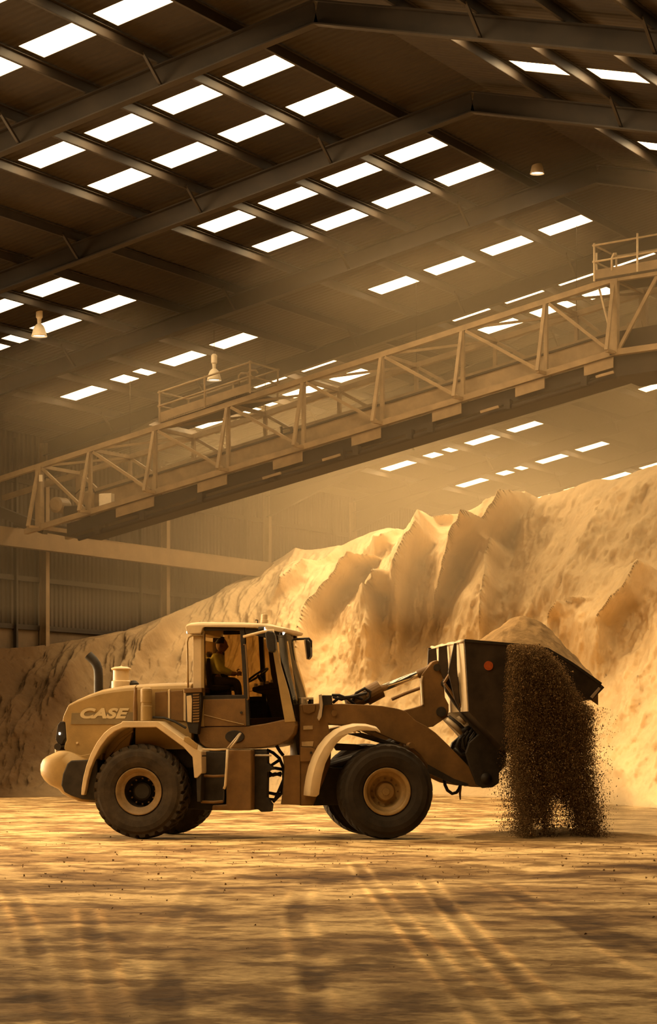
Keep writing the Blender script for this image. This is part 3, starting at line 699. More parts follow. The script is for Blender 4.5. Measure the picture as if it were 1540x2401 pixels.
# curved windscreen, rear pane
wsn = MB(); vs = []
for i in range(9):
    t = i/8; w_ = C0+.06+(C1-C0-.12)*t; bul = 11*(1-(2*t-1)**2)
    for x, y in ((648, 1482), (656, 1540), (680, 1620), (692, 1692)):
        p = RH.pt(x, y, C0)+RH.n*(w_-C0)+RH.h*(bul*.007); vs.append(p)
wsn.add(vs, [(i*4+j, i*4+j+1, (i+1)*4+j+1, (i+1)*4+j) for i in range(8) for j in range(3)]).build('windscreen', M['glass'], LO, smooth=True)
cprism([(468, 1500), (470, 1500), (470, 1612), (468, 1612)], C0+.1, C1-.1, 'rear_pane', M['glass'], 0)
cprism([(455, 1612), (475, 1612), (475, 1702), (458, 1702)], C0+.02, C1-.02, 'rear_bulkhead', M['black'])
# roof with drooping rear edge
cabr = loft(MB(), [(436, 1470), (437, 1464), (445, 1460), (470, 1458), (560, 1459), (612, 1461), (640, 1466), (668, 1473), (666, 1480), (655, 1482), (600, 1471), (480, 1469), (476, 1472), (472, 1485), (442, 1487), (438, 1480)], RH, [(C0-.06, .05), (C0-.03, .02), (C0+.06, 0), (1.3, -.03), (C1-.06, 0), (C1+.03, .02), (C1+.06, .05)], C0-.03).build('cab_roof', M['cream'], LO, .012)
bc = RH.pt(620, 1458, .75)
MB().lathe(bc, Z3, [(.06, -.02), (.06, .03), (.052, .035), (.052, .115), (.045, .13), (.001, .135)], 24).build('beacon', M['cream'], cabr, smooth=False)
MB().tube([RH.pt(604, 1462, .9), RH.pt(604, 1454, .9), RH.pt(599, 1454, .9)], .012, 6).build('aerial', M['black'], cabr)
def lamp_at(x, y, w, nx, rx, rz, name='work_lamp', fwd=1):
    c = RH.pt(x, y, w); hd = RH.h*fwd
    h_ = MB().lathe(c, hd, [(.001, -.10), (.04, -.09), (rx, -.01), (rx, .01)], 16).build(name, M['black'], cabr, smooth=True)
    MB().lathe(c+hd*.012, (hd-RH.n*.75).normalized(), [(.001, .012), (rx*.7, .008), (rx*.95, -.005)], 16).build('lens', M['lampon'], h_, smooth=True)
lamp_at(619, 1475, C0-.05, 0, .042, .05); lamp_at(662, 1483, C0+.25, 0, .042, .05); lamp_at(441, 1482, C0-.02, 0, .034, .04, fwd=-1)
# mirrors
MB().tube([RH.pt(571, 1493, C0-.05), RH.pt(590, 1488, C0-.10), RH.pt(618, 1481, C0-.18), RH.pt(640, 1478, C0-.22), RH.pt(641, 1492, C0-.22)], .024, 10).build('mirror_arm', M['cream'], LO, smooth=True)
mi = RH.prism([(621, 1484), (626, 1479), (640, 1481), (644, 1490), (646, 1522), (642, 1530), (630, 1529), (625, 1518)], C0-.28, C0-.16).build('mirror', M['black'], LO, .02, seg=3)
MB().tube([RH.pt(650, 1503, 1.9), RH.pt(690, 1499, 2.1), RH.pt(724, 1497, 2.3), RH.pt(729, 1503, 2.3), RH.pt(729, 1518, 2.3)], .022, 10).build('mirror_arm', M['black'], LO, smooth=True)
RH.prism([(713, 1500), (719, 1499), (727, 1506), (728, 1538), (722, 1546), (718, 1546)], 2.22, 2.42).build('mirror', M['black'], LO, .02, seg=3)
RH.prism([(712, 1500), (715, 1499), (720, 1546), (718, 1546)], 2.20, 2.40).build('mirror_face', M['cream'], LO, .004)
# handrails
MB().tube([RH.pt(441, 1613, C0-.03), RH.pt(440, 1560, C0-.03), RH.pt(439, 1505, C0-.03), RH.pt(442, 1495, C0-.03), RH.pt(450, 1490, C0-.03), RH.pt(476, 1491, C0-.03)], .016, 10).build('cab_handrail', M['yellow'], LO, smooth=True)
MB().tube([RH.pt(571, 1512, C0-.05), RH.pt(575, 1511, C0-.05), RH.pt(580, 1570, C0-.05), RH.pt(583, 1638, C0-.05), RH.pt(579, 1641, C0-.05)], .015, 10).build('door_handrail', M['brown'], LO, smooth=True)
# air-conditioning box behind the cab
acb = RH.prism([(436, 1624), (470, 1622), (472, 1640), (467, 1690), (463, 1722), (444, 1718), (436, 1690)], .34, .9).build('air_conditioning_box', M['black'], LO, .01)
RH.prism([(431, 1614), (473, 1612), (473, 1623), (431, 1625)], .32, .9).build('box_lid', M['brown'], acb, .01)
RH.prism([(437, 1632), (448, 1630), (450, 1640), (449, 1694), (439, 1693)], .32, .36).build('filter_panel', M['cream'], acb, .008)
for k in range(11): RH.prism([(452, 1627+6.3*k), (467, 1626+6.3*k), (466, 1630+6.3*k), (452, 1631+6.3*k)], .325, .36).build('louvre', M['brown'], acb)
# seat, wheel, console
seat = RH.prism([(480, 1560), (484, 1543), (490, 1543), (494, 1575), (498, 1606), (538, 1607), (540, 1618), (497, 1622), (485, 1616)], 1.05, 1.55).build('seat', M['black'], LO, .03)
RH.prism([(482, 1528), (490, 1526), (492, 1540), (484, 1541)], 1.18, 1.42).build('head_rest', M['black'], seat, .02)
RH.prism([(485, 1618), (532, 1618), (530, 1690), (490, 1690)], 1.1, 1.5).build('seat_base', M['black'], seat, .02)
sw = RH.pt(604, 1583, 1.3); axs = (RH.h*-.55+Z3*.83).normalized()
MB().lathe(sw, axs, [(.2+.018*math.cos(t), .018*math.sin(t)) for t in np.linspace(0, 2*math.pi, 8, endpoint=False)], 28, closed=True).build('steering_wheel', M['black'], LO, smooth=True)
MB().tube([sw, sw-axs*.35, sw-axs*.5+RH.h*.1], .03, 8).build('steering_column', M['black'], LO)
RH.prism([(590, 1612), (636, 1598), (650, 1606), (662, 1690), (640, 1692), (622, 1630), (592, 1622)], .9, 1.7).build('dashboard', M['black'], LO, .02)
for x in (600, 613, 626, 638): MB().lathe(RH.pt(x, 1606-.25*(x-600), .89), Z3, [(.001, .03), (.03, .02), (.03, -.03)], 10).build('instrument', M['galv'], LO)

# ---- front half
ff = FH.prism([(703, 1652), (735, 1650), (770, 1648), (770, 1700), (778, 1740), (775, 1790), (760, 1830), (742, 1870), (735, 1889), (704, 1889)], .62, 1.98).build('front_frame', M['brown'], LO, .02)
FH.prism([(660, 1886), (664, 1860), (668, 1800), (664, 1772), (704, 1770), (704, 1888)], .60, .72).build('hinge_web', M['brown'], ff, .01)
for k, q in enumerate(([(711, 1702), (733, 1701), (733, 1710), (711, 1711)], [(707, 1739), (735, 1738), (733, 1750), (708, 1750)])): FH.prism(q, .605, .63).build('sticker', M['label'], ff)
FH.prism([(704, 1752), (730, 1752), (742, 1760), (740, 1775), (728, 1785), (704, 1786)], .58, .64).build('pivot_plate', M['brown'], ff, .01)
MB().lathe(FH.pt(729, 1765, .585), FH.n, [(.001, -.02), (.022, -.02), (.022, .03)], 12).build('pivot_pin', M['black'], ff)
FH.prism([(708, 1652), (740, 1651), (738, 1668), (725, 1674), (711, 1670)], .60, .66).build('tower_boss', M['brown'], ff, .008)
FH.prism([(690, 1650), (703, 1650), (703, 1770), (697, 1770), (692, 1735), (690, 1710)], .75, 1.0).build('tower_back', M['black'], ff, .01)
br = FH.prism([(706, 1636), (711, 1635), (711, 1649), (706, 1650)], .68, 1.0).build('top_bracket', M['galv'], ff, .004)
FH.prism([(711, 1635), (735, 1635), (735, 1640), (711, 1640)], .68, 1.0).build('bracket_cap', M['galv'], ff, .004)
FH.prism([(729, 1640), (735, 1640), (735, 1650), (729, 1650)], .68, 1.0).build('bracket_leg', M['black'], ff, .004)
FH.prism([(750, 1629), (754, 1627), (757, 1652), (754, 1680), (748, 1690), (745, 1684), (751, 1660)], .52, .66).build('valve_bracket', M['galv'], ff, .004)
FH.prism([(756, 1630), (778, 1630), (780, 1652), (760, 1654), (756, 1680), (750, 1685)], .56, .9).build('valve_block', M['black'], ff, .01)
FH.prism([(722, 1788), (735, 1785), (740, 1790), (780, 1800), (905, 1800), (905, 1885), (735, 1889), (722, 1886)], .75, 1.85).build('front_axle_frame', M['black'], ff, .01)
# front fenders: broad curved blades
def blade(w0, w1, name):
    o_ = [(727, 1866), (728, 1850), (732, 1825), (738, 1800), (747, 1776), (760, 1752), (776, 1732), (795, 1716), (815, 1707), (838, 1702), (862, 1703), (884, 1709), (892, 1718)]
    i_ = [(892, 1719), (880, 1714), (860, 1713), (838, 1714), (820, 1719), (802, 1730), (787, 1746), (775, 1766), (763, 1790), (756, 1815), (751, 1840), (748, 1863), (742, 1868)]
    ref = FH.pts(o_+i_, -.04); n = len(ref); vs = []; fs = []
    secs = [(w0, .0), (w0+.05, .03), (w0+.2, .045), (w1-.2, .045), (w1-.05, .03), (w1, 0)]
    cc = FH.pt(900, 1857, -.04)
    for w_, up in secs:
        for p in ref:
            d = (p-cc).normalized(); vs.append(p+FH.n*(w_+.04)+d*up)
    m = len(secs)
    for i in range(m-1):
        for j in range(n): fs.append((i*n+j, i*n+(j+1) % n, (i+1)*n+(j+1) % n, (i+1)*n+j))
    fs += [tuple(range(n)), tuple(range((m-1)*n, m*n))]
    return MB().add(vs, fs).build(name, M['cream'], LO, .008, smooth=True)
blade(-.04, .62, 'front_fender'); blade(1.98, 2.64, 'front_fender')
FH.prism([(815, 1720), (850, 1718), (925, 1742), (955, 1756), (950, 1760), (895, 1742), (840, 1726)], .3, .6).build('fender_stay', M['black'], LO, .006)
FH.prism([(778, 1742), (835, 1745), (860, 1752), (835, 1760), (790, 1760)], .55, .7).build('fender_bracket', M['black'], LO, .006)
# lift arms
arm = [(766, 1651), (800, 1650), (850, 1652), (895, 1655), (930, 1661), (950, 1667), (975, 1690), (1000, 1703), (1021, 1718), (1050, 1746), (1075, 1772), (1099, 1797), (1112, 1812), (1133, 1825), (1138, 1838), (1128, 1846), (1105, 1845), (1065, 1838), (1010, 1812), (1000, 1790), (985, 1770), (962, 1750), (930, 1738), (886, 1719), (860, 1705), (820, 1700), (780, 1698), (766, 1694)]
for w0 in (.62, 1.86):
    ref = FH.pts(arm, .62); la = MB().prism([p+FH.n*(w0-.62) for p in ref], FH.n*.12).build('lift_arm', M['brown'], LO, .012)
    if w0 < 1: 
        MB().lathe(FH.pt(783, 1672, .61), FH.n, [(.001, -.02), (.05, -.02), (.05, .02)], 16).build('arm_pin', M['brown'], la)
        FH.prism([(1112, 1802), (1122, 1800), (1134, 1826), (1132, 1836), (1122, 1838), (1114, 1830)], .585, .63).build('pin_plate', M['brown'], la, .01)
        for x, y in ((1120, 1815), (1125, 1829)): MB().lathe(FH.pt(x, y, .58), FH.n, [(.001, -.01), (.022, -.01), (.022, .02)], 12).build('bolt', M['black'], la)
        FH.prism([(1003, 1792), (1064, 1826), (1098, 1838), (1096, 1843), (1062, 1838), (1003, 1812)], .60, .64).build('arm_edge', M['black'], la)
MB().tube([FH.pt(975, 1722, .7), FH.pt(975, 1722, .7)+FH.n*1.3], .12, 20).build('cross_tube', M['brown'], LO, smooth=True)
MB().tube([FH.pt(965, 1748, .35), FH.pt(965, 1748, .35)+FH.n*.5], .05, 12).build('arm_stop', M['brown'], LO)
# lift cylinders
for w0 in (.85, 1.6):
    ref = [FH.pt(x, y, .85)+FH.n*(w0-.85) for x, y in ((770, 1800), (880, 1765), (940, 1735))]
    MB().tube(ref, [.075, .075, .05], 14).build('lift_cylinder', M['black'], LO)
# bellcrank and tilt cylinder
bell = [(1014, 1552), (1023, 1548), (1033, 1552), (1037, 1566), (1040, 1600), (1043, 1635), (1052, 1652), (1052, 1668), (1047, 1682), (1015, 1704), (1000, 1706), (960, 1690), (945, 1666), (970, 1660), (991, 1653), (990, 1610), (989, 1582), (1000, 1568)]
bk = FH.prism(bell, 1.18, 1.42).build('bellcrank', M['brown'], LO, .012)
for x, y, r_ in ((1024, 1565, .06), (1034, 1669, .085)): MB().lathe(FH.pt(x, y, 1.17), FH.n, [(.001, -.03), (r_, -.03), (r_, .28), (.001, .28)], 20).build('pin', M['black'], bk)
c0, c1, c2, c3 = (FH.pt(x, y, 1.3) for x, y in ((812, 1650), (862, 1632), (888, 1617), (1018, 1566)))
MB().tube([c0, c1], .115, 20).build('tilt_cylinder', M['brown'], LO, smooth=False)
MB().tube([c1-(c1-c0)*.1, c2+(c2-c1)*.15], .155, 20).build('cylinder_head', M['brown'], LO)
rod = MB().tube([c2, c3], .062, 16).build('piston_rod', M['chrome'], LO, smooth=True)
MB().tube([c3+(c2-c3)*.3, c3], .075, 16).build('rod_eye', M['brown'], LO, smooth=True)
MB().tube([FH.pt(826, 1645, 1.16), FH.pt(835, 1625, 1.16), FH.pt(855, 1614, 1.16), FH.pt(868, 1622, 1.16), FH.pt(866, 1636, 1.16), FH.pt(855, 1645, 1.16)], .025, 10).build('cylinder_loop', M['black'], LO, smooth=True)
MB().tube([FH.pt(990, 1585, 1.17), FH.pt(988, 1600, 1.17), FH.pt(991, 1652, 1.17)], .018, 8).build('edge_hose', M['galv'], bk)
MB().tube([FH.pt(918, 1640, 1.7), FH.pt(950, 1626, 1.7), FH.pt(988, 1612, 1.7)], .03, 8).build('guide_rod', M['brown'], LO)
for pts in ([(778, 1630), (795, 1630), (815, 1638), (832, 1652)], [(780, 1648), (795, 1636), (830, 1633), (850, 1640)], [(780, 1634), (800, 1640), (860, 1625)]):
    MB().tube([FH.pt(x, y, .9) for x, y in pts], .025, 10).build('hydraulic_hose', M['hose'], LO, smooth=True)
# hose loop under the arm
MB().tube([FH.pt(x, y, .75) for x, y in ((1041, 1826), (1043, 1840), (1049, 1853), (1060, 1861), (1070, 1858), (1076, 1850), (1080, 1838))], .028, 10).build('hose_loop', M['hose'], LO, smooth=True)
MB().tube([FH.pt(x, y, .75) for x, y in ((1079, 1842), (1078, 1860), (1079, 1875))], [.028, .02, .012], 8).build('hose_end', M['brown'], LO)

# ---- coupler frame and bucket
coup = [(1040, 1600), (1047, 1588), (1055, 1576), (1064, 1580), (1086, 1596), (1090, 1640), (1100, 1672), (1140, 1712), (1184, 1752), (1188, 1772), (1186, 1795), (1170, 1812), (1170, 1836), (1155, 1846), (1132, 1848), (1118, 1840), (1102, 1800), (1092, 1766), (1100, 1742), (1122, 1722), (1098, 1694), (1066, 1652), (1045, 1620)]
for w0 in (.48, 1.98):
    ref = FH.pts(coup, .48); cp = MB().prism([p+FH.n*(w0-.48) for p in ref], FH.n*.10).build('coupler_plate', M['black'], LO, .012)
for x, y, r_ in ((1140, 1825, .09), (1062, 1600, .07)): MB().tube([FH.pt(x, y, .45), FH.pt(x, y, .45)+FH.n*1.7], r_, 14).build('coupler_tube', M['black'], LO, smooth=True)
ed = MB(); 
for a_, b_ in (((1041, 1601), (1056, 1577)), ((1042, 1603), (1078, 1655)), ((1078, 1655), (1184, 1753))): ed.bar(FH.pt(*a_, .46), FH.pt(*b_, .46), .12, .035, FH.n.cross(FH.pt(*b_, .46)-FH.pt(*a_, .46)))
ed.build('coupler_flange', M['brown'], LO, .006)
for pts, r_, m_ in (([(1046, 1686), (1066, 1702), (1086, 1722)], .045, 'galv'), ([(1052, 1680), (1078, 1700), (1100, 1722)], .03, 'black'), ([(1075, 1678), (1092, 1695)], .05, 'galv'), ([(1082, 1715), (1104, 1706)], .05, 'black')):
    MB().tube([FH.pt(x, y, 1.0) for x, y in pts], r_, 12).build('link_rod', M[m_], LO, smooth=True)
for pts in ([(1088, 1722), (1076, 1735), (1070, 1750), (1080, 1762)], [(1098, 1715), (1084, 1732), (1086, 1752), (1098, 1760)], [(1110, 1708), (1095, 1728), (1092, 1748)], [(1118, 1712), (1108, 1730), (1098, 1742), (1095, 1770)], [(1066, 1754), (1080, 1770), (1100, 1765)]):
    MB().tube([FH.pt(x, y, .70) for x, y in pts], .032, 10).build('coupler_hose', M['hose'], LO, smooth=True)
BW0, BW1 = -.12, 2.72
side = [(1088, 1502), (1150, 1507), (1230, 1514), (1282, 1522), (1340, 1556), (1408, 1604), (1414, 1612), (1387, 1637), (1345, 1652), (1300, 1690), (1245, 1735), (1190, 1764), (1180, 1757), (1140, 1712), (1098, 1668)]
ref = FH.pts(side, BW0)
bu = MB(); shell_px = [(1088, 1502), (1098, 1668), (1140, 1712), (1185, 1760), (1245, 1735), (1345, 1652), (1387, 1637)]
sh = FH.pts(shell_px, BW0)
inn = []
cen = FH.pt(1230, 1600, BW0)
for p in sh: inn.append(p+(cen-p).normalized()*.05)
bu.prism(sh+inn[::-1], FH.n*(BW1-BW0)); bucket = bu.build('bucket', M['bucket'], LO, .006)
for w0 in (BW0-.03, BW1): MB().prism([p+FH.n*(w0-BW0) for p in ref], FH.n*.035).build('side_plate', M['bucket'], bucket, .008)
rm = MB(); 
for a_, b_ in zip(side[:5], side[1:6]): rm.bar(FH.pt(*a_, BW0), FH.pt(*b_, BW0), .09, .045)
rm.build('side_rim', M['black'], bucket)
lip = FH.pts([(1382, 1640), (1412, 1607), (1417, 1612), (1388, 1642)], BW0-.05); MB().prism(lip, FH.n*(BW1-BW0+.1)).build('cutting_edge', M['bucket'], bucket, .006)
FH.prism([(1384, 1634), (1404, 1611), (1408, 1615), (1389, 1638)], BW0-.06, BW0-.02).build('edge_shine', M['galv'], bucket)
# back face plate and its gussets
bp = FH.pts([(1086, 1504), (1090, 1504), (1100, 1668), (1096, 1668)], BW0); MB().prism(bp, FH.n*(BW1-BW0)).build('back_plate', M['cream'], bucket)  # pale, so the light on this left-facing plate is in the colour
for w_, q in ((.30, [(1076, 1506), (1082, 1505), (1083, 1560), (1090, 1668), (1078, 1640), (1062, 1575)]), (1.15, [(1062, 1510), (1082, 1505), (1088, 1600), (1080, 1600), (1062, 1560)]), (2.05, [(1060, 1512), (1080, 1507), (1086, 1600), (1070, 1590), (1058, 1560)])):
    rr = FH.pts(q, BW0); MB().prism([p+FH.n*(w_-BW0) for p in rr], FH.n*.04).build('gusset', M['bucket'], bucket, .005)
tb = [FH.pt(1086, 1504, BW0)+FH.n*t+Z3*(.012*math.sin(t*7)) for t in np.linspace(0, BW1-BW0, 10)]
MB().tube(tb, .03, 8).build('top_edge', M['galv'], bucket, smooth=True)
MB().prism([p+FH.n*(BW1-.06-BW0) for p in FH.pts([(1076, 1504), (1084, 1503), (1086, 1560), (1078, 1560)], BW0)], FH.n*.05).build('far_gusset', M['bucket'], bucket)
MB().lathe(FH.pt(1145, 1561, BW0-.03), FH.n, [(.001, -.015), (.075, -.015), (.078, .01)], 20).build('reflector', M['reflector'], bucket)
MB().lathe(FH.pt(1333, 1620, BW0-.03), FH.n, [(.001, -.03), (.03, -.02), (.03, .01)], 12).build('side_bolt', M['galv'], bucket)

# ---- sand heaped in the bucket
hx = [1092, 1125, 1150, 1170, 1195, 1215, 1238, 1262, 1290, 1320, 1350, 1380, 1405]
hy = [1508, 1507, 1492, 1476, 1456, 1444, 1446, 1455, 1476, 1507, 1540, 1572, 1603]
xs_ = np.linspace(1094, 1404, 70); nw = 46; P_ = np.zeros((nw+2, 70, 3))
for j, x in enumerate(xs_):
    ytop = np.interp(x, hx, hy); yrim = np.interp(x, [p[0] for p in side[:6]], [p[1] for p in side[:6]])+3
    top = FH.pt(x, ytop, 1.1); rimz = FH.pt(x, yrim, BW0).z
    b0 = FH.pt(x, yrim, BW0)
    for i in range(nw+2):
        if i == 0 or i == nw+1:
            t = 0 if i == 0 else 1; zz = rimz-.35
        else:
            t = (i-1)/(nw-1); s_ = min(1, min(t, 1-t)/.42); s_ = s_*(1.25-.25*s_)
            zz = rimz-.03+(top.z-rimz+.02)*min(1, s_)
            zz += .05*float(fbm(np.array(x/9.), np.array(t*9.), 4))*min(1, s_*3)
        wv = .05+t*(BW1-BW0-.1); sh_ = min(1, min(t, 1-t)/.42)
        ctr_ = FH.pt(x, yrim, 1.1)-FH.n*(1.1-BW0)
        q = b0.lerp(ctr_, sh_)+FH.n*wv; P_[i, j] = (q.x, q.y, zz)
heap = obj('sand_heap', grid_mesh('sand_heap', P_, None), M['soil']); tag(heap, 'mound of brown sand heaped in the raised loader bucket', 'sand', kind='stuff')

# ---------------------------------------------------------------- inclined belt conveyor crossing the shed under the roof
CU, CW_ = 60.0, 2.2
def CP(px, py, du=0.0): return on_plane(px, py, UX, CU)+UX*du
TOP = lambda x: 1008-.3253*(x-355) if x <= 1441 else 655-.150*(x-1441)
BOT = lambda x: 1207-.3043*(x-191) if x <= 1436 else 828-.140*(x-1436)
cb = CP(93, 1240); CV = thing('belt_conveyor', 'long inclined lattice belt conveyor hanging under the shed roof above the pile', 'conveyor', cb)
def seg(name, a, b, w, h, m, par=None, bev=0): return MB().bar(a, b, w, h).build(name, m, par or CV, bev)
POSTS = [93, 212, 364, 535, 712, 896, 1085, 1280, 1441]
for du, far in ((0, 0), (CW_, 1)):
    seg('top_chord', CP(-90, TOP(-90), du), CP(1441, TOP(1441), du), .16, .15, M['conv'])
    seg('top_chord', CP(1438, TOP(1441), du), CP(1880, TOP(1880), du), .16, .15, M['conv'])
    seg('bottom_chord', CP(60, BOT(60), du), CP(1436, BOT(1436), du), .18, .16, M['conv'])
    seg('bottom_chord', CP(1432, BOT(1436), du), CP(1880, BOT(1880), du), .18, .16, M['conv'])
    for i, x in enumerate(POSTS):
        wd = .2 if x in (93, 1441) else .10
        seg('post', CP(x, TOP(x), du), CP(x, BOT(x), du), wd, wd, M['conv'])
        if not far:
            foot = CP(x, BOT(x), -.62); foot.z -= .02
            seg('outrigger', CP(x-2, TOP(x)+4, -.02), foot, .09, .09, M['conv'])
            seg('foot_tie', foot, CP(x, BOT(x), 0), .10, .08, M['conv'])
        if i < len(POSTS)-1:
            x2 = POSTS[i+1]
            seg('diagonal', CP(x+8, TOP(x)+6, du-.03), CP(x2-10, BOT(x2)-4, du-.03), .085, .085, M['conv'])
    seg('diagonal', CP(1545, TOP(1545), du), CP(1450, BOT(1450)-6, du), .09, .09, M['conv'])
for i, x in enumerate(POSTS):
    seg('cross_beam', CP(x, TOP(x), 0), CP(x, TOP(x), CW_), .10, .10, M['conv'])
    seg('cross_beam', CP(x, BOT(x), 0), CP(x, BOT(x), CW_), .12, .12, M['conv'])
    if i < len(POSTS)-1:
        x2 = POSTS[i+1]; seg('wind_brace', CP(x, TOP(x), 0), CP(x2, TOP(x2), CW_), .07, .07, M['conv'])
# belt trough: side plates, belt, far walkway
def strip(name, du, dz0, dz1, th, m, x0=200, x1=1436, par=None):
    a, b = CP(x0, BOT(x0)), CP(x1, BOT(x1)); off = UX*du
    return MB().prism([a+off+Z3*dz0, b+off+Z3*dz0, b+off+Z3*dz1, a+off+Z3*dz1], UX*th).build(name, m, par or CV)
strip('side_plate', .28, -.06, .60, .03, M['conv']); strip('side_plate', 1.75, -.06, .60, .03, M['conv'])
strip('plate_flange', .22, .58, .63, .14, M['convdark']); strip('plate_flange', 1.70, .58, .63, .14, M['convdark'])
belt = strip('belt', .31, .42, .46, 1.44, M['convdark'])
strip('return_housing', .15, -.46, -.10, 1.9, M['convdark'], 150, 1440)
a2, b2 = CP(1436, BOT(1436)), CP(1880, BOT(1880))
MB().prism([a2+UX*.28+Z3*.02, b2+UX*.28+Z3*.02, b2+UX*.28+Z3*.75, a2+UX*.28+Z3*.62], UX*.03).build('side_plate', M['convdark'], CV)
MB().prism([a2+UX*.1-Z3*.62, b2+UX*.1-Z3*.55, b2+UX*.1-Z3*.08, a2+UX*.1-Z3*.08], UX*2.0).build('return_housing', M['convdark'], CV)
seg('walkway_beam', CP(95, 1150, 1.0)+UX*1.15, CP(1441, 732, 1.0)+UX*1.15, .16, .2, M['conv'])
for x in POSTS[1:]: seg('walkway_post', CP(x-30, BOT(x-30)+5, CW_), CP(x-30, TOP(x-30)+62, CW_), .16, .16, M['conv'])
# under-belt pipe with brackets, pale guard panels under each bay
pp = [CP(x, BOT(x)+52, .1) for x in (180, 420, 700, 1000, 1300, 1440)]
pipe = MB().tube(pp, .075, 10).build('under_pipe', M['convdark'], CV, smooth=True)
for x in (230, 335, 470, 640, 800, 835, 960, 1010, 1190, 1370): MB().box(CP(x, BOT(x)+45, .05), VX*.09, UX*.12, Z3*.13).build('pipe_bracket', M['convdark'], pipe)
for x in POSTS[2:]:
    L_ = 92 if x < 400 else 72
    a, b = CP(x-L_, BOT(x-L_)+8, -.02), CP(x-3, BOT(x-3)+8, -.02)
    MB().prism([a, b, b-Z3*.30, a-Z3*.30], UX*.04).build('guard_panel', M['conv'], CV, .01)
for x in (620, 760, 1130, 1400): 
    a, b = CP(x, BOT(x)+46, -.1), CP(x+42, BOT(x+42)+46, -.1); MB().bar(a, b, .06, .07).build('idler_cover', M['conv'], CV)
# drive at the low end
dr = CP(120, 1182, .5); MB().lathe(dr, UX, [(.001, -.3), (.16, -.3), (.24, -.26), (.25, .2), (.20, .3), (.001, .3)], 24).build('drive_motor', M['conv'], CV, smooth=False)
MB().box(CP(165, 1196, .7), VX*.5, UX*.35, Z3*.18).build('gearbox', M['convdark'], CV, .03)
MB().lathe(CP(170, 1182, 1.0), UX, [(.001, -.4), (.30, -.4), (.30, .6), (.001, .6)], 24).build('drive_drum', M['conv'], CV, smooth=False)
MB().box(CP(242, 1172, .25), VX*.22, UX*.16, Z3*.2).build('control_cabinet', M['lampwhite'], CV, .015)
MB().box(CP(206, 1178, .1), VX*.14, UX*.05, Z3*.30).build('cover_plate', M['conv'], CV, .01)
MB().tube([CP(x, y, .6) for x, y in ((150, 1155), (163, 1142), (180, 1138), (192, 1142), (198, 1155))], .02, 8).build('cable_loop', M['convdark'], CV)
MB().tube([CP(x, y, .6) for x, y in ((265, 1165), (268, 1150), (280, 1142), (292, 1150), (296, 1165), (310, 1172))], .02, 8).build('cable_loop', M['convdark'], CV)
for x in (262, 288, 312): seg('drive_frame', CP(x, BOT(x), 1.2), CP(x, BOT(x)-46, 1.2), .09, .09, M['conv'])
seg('drive_frame', CP(225, 1150, 1.2), CP(318, 1120, 1.2), .07, .09, M['conv'])
seg('end_beam', CP(-60, 1180, .3), CP(95, 1240, .3), .25, .3, M['convdark']); seg('end_beam', CP(-60, 1210, CW_), CP(95, 1240, CW_), .25, .3, M['convdark'])
MB().box(CP(101, 1122, -.12), VX*.05, UX*.02, Z3*.10).build('notice_plate', M['lampwhite'], CV)
# hangers to the roof
for x in (212, 535, 896, 1280):
    p = CP(x, TOP(x), CW_); v = -p.x; seg('hanger', p, Vector((p.x, p.y, roof_z(v)-.05)), .014, .014, M['convdark'])

# service platforms with guard rails on top of the conveyor
def platform(x0, x1, n, hz, m):
    fl_ = [CP(x0, TOP(x0)-8, -.1), CP(x1, TOP(x1)-8, -.1)]
    MB().prism([fl_[0], fl_[1], fl_[1]+Z3*.06, fl_[0]+Z3*.06], UX*(CW_*.75)).build('platform_deck', M['convdark'], CV)
    MB().prism([fl_[0], fl_[1], fl_[1]+Z3*.30, fl_[0]+Z3*.30], UX*.03).build('toe_board', M['conv'], CV)
    for du in (-.1, CW_*.75-.1):
        xs = np.linspace(x0, x1, n)
        for x in xs:
            b = CP(x, TOP(x)-8, du); MB().tube([b, b+Z3*hz], .03, 8).build('rail_post', m, CV)
        for t in (hz*.95, hz*.52):
            a, b = CP(xs[0]-4, TOP(xs[0]-4)-8, du), CP(xs[-1]+4, TOP(xs[-1]+4)-8, du)
            MB().tube([a+Z3*t, b+Z3*t], .028, 8).build('guard_rail', m, CV)
    for x in (x0, x1):
        for t in (hz*.95, hz*.52):
            a = CP(x, TOP(x)-8, -.15); MB().tube([a+Z3*t, a+UX*(CW_*.75+.1)+Z3*t], .028, 8).build('end_rail', m, CV)
platform(378, 590, 3, .95, M['conv']); platform(1396, 1800, 5, 1.02, M['galv'])
for dx in (0, 22): MB().tube([CP(548+dx, 900-dx*.3, .3), CP(548+dx, 878-dx*.3, .3), CP(553+dx, 872-dx*.3, .3), CP(566+dx, 872-dx*.3, .3), CP(570+dx, 878-dx*.3, .3)], .03, 8).build('hoop', M['conv'], CV, smooth=True)
for x in (602, 626): seg('access_ladder', CP(x-6, 985, 1.6), CP(x, 1035, 1.6), .05, .07, M['convdark'])
for y in (992, 1005, 1018, 1030): seg('ladder_rung', CP(598+(y-985)*.1, y, 1.6), CP(622+(y-985)*.1, y-6, 1.6), .04, .04, M['convdark'])
MB().tube([CP(1392, 590, .2), CP(1392, 618, .2), CP(1396, 665, .2), CP(1420, 760, .2), CP(1428, 775, .2)], .03, 8).build('cable_conduit', M['galv'], CV)
MB().tube([CP(1437, 636, -.1), CP(1437, 608, -.1), CP(1442, 596, -.1), CP(1448, 596, -.1)], .03, 8).build('rail_hoop', M['galv'], CV, smooth=True)

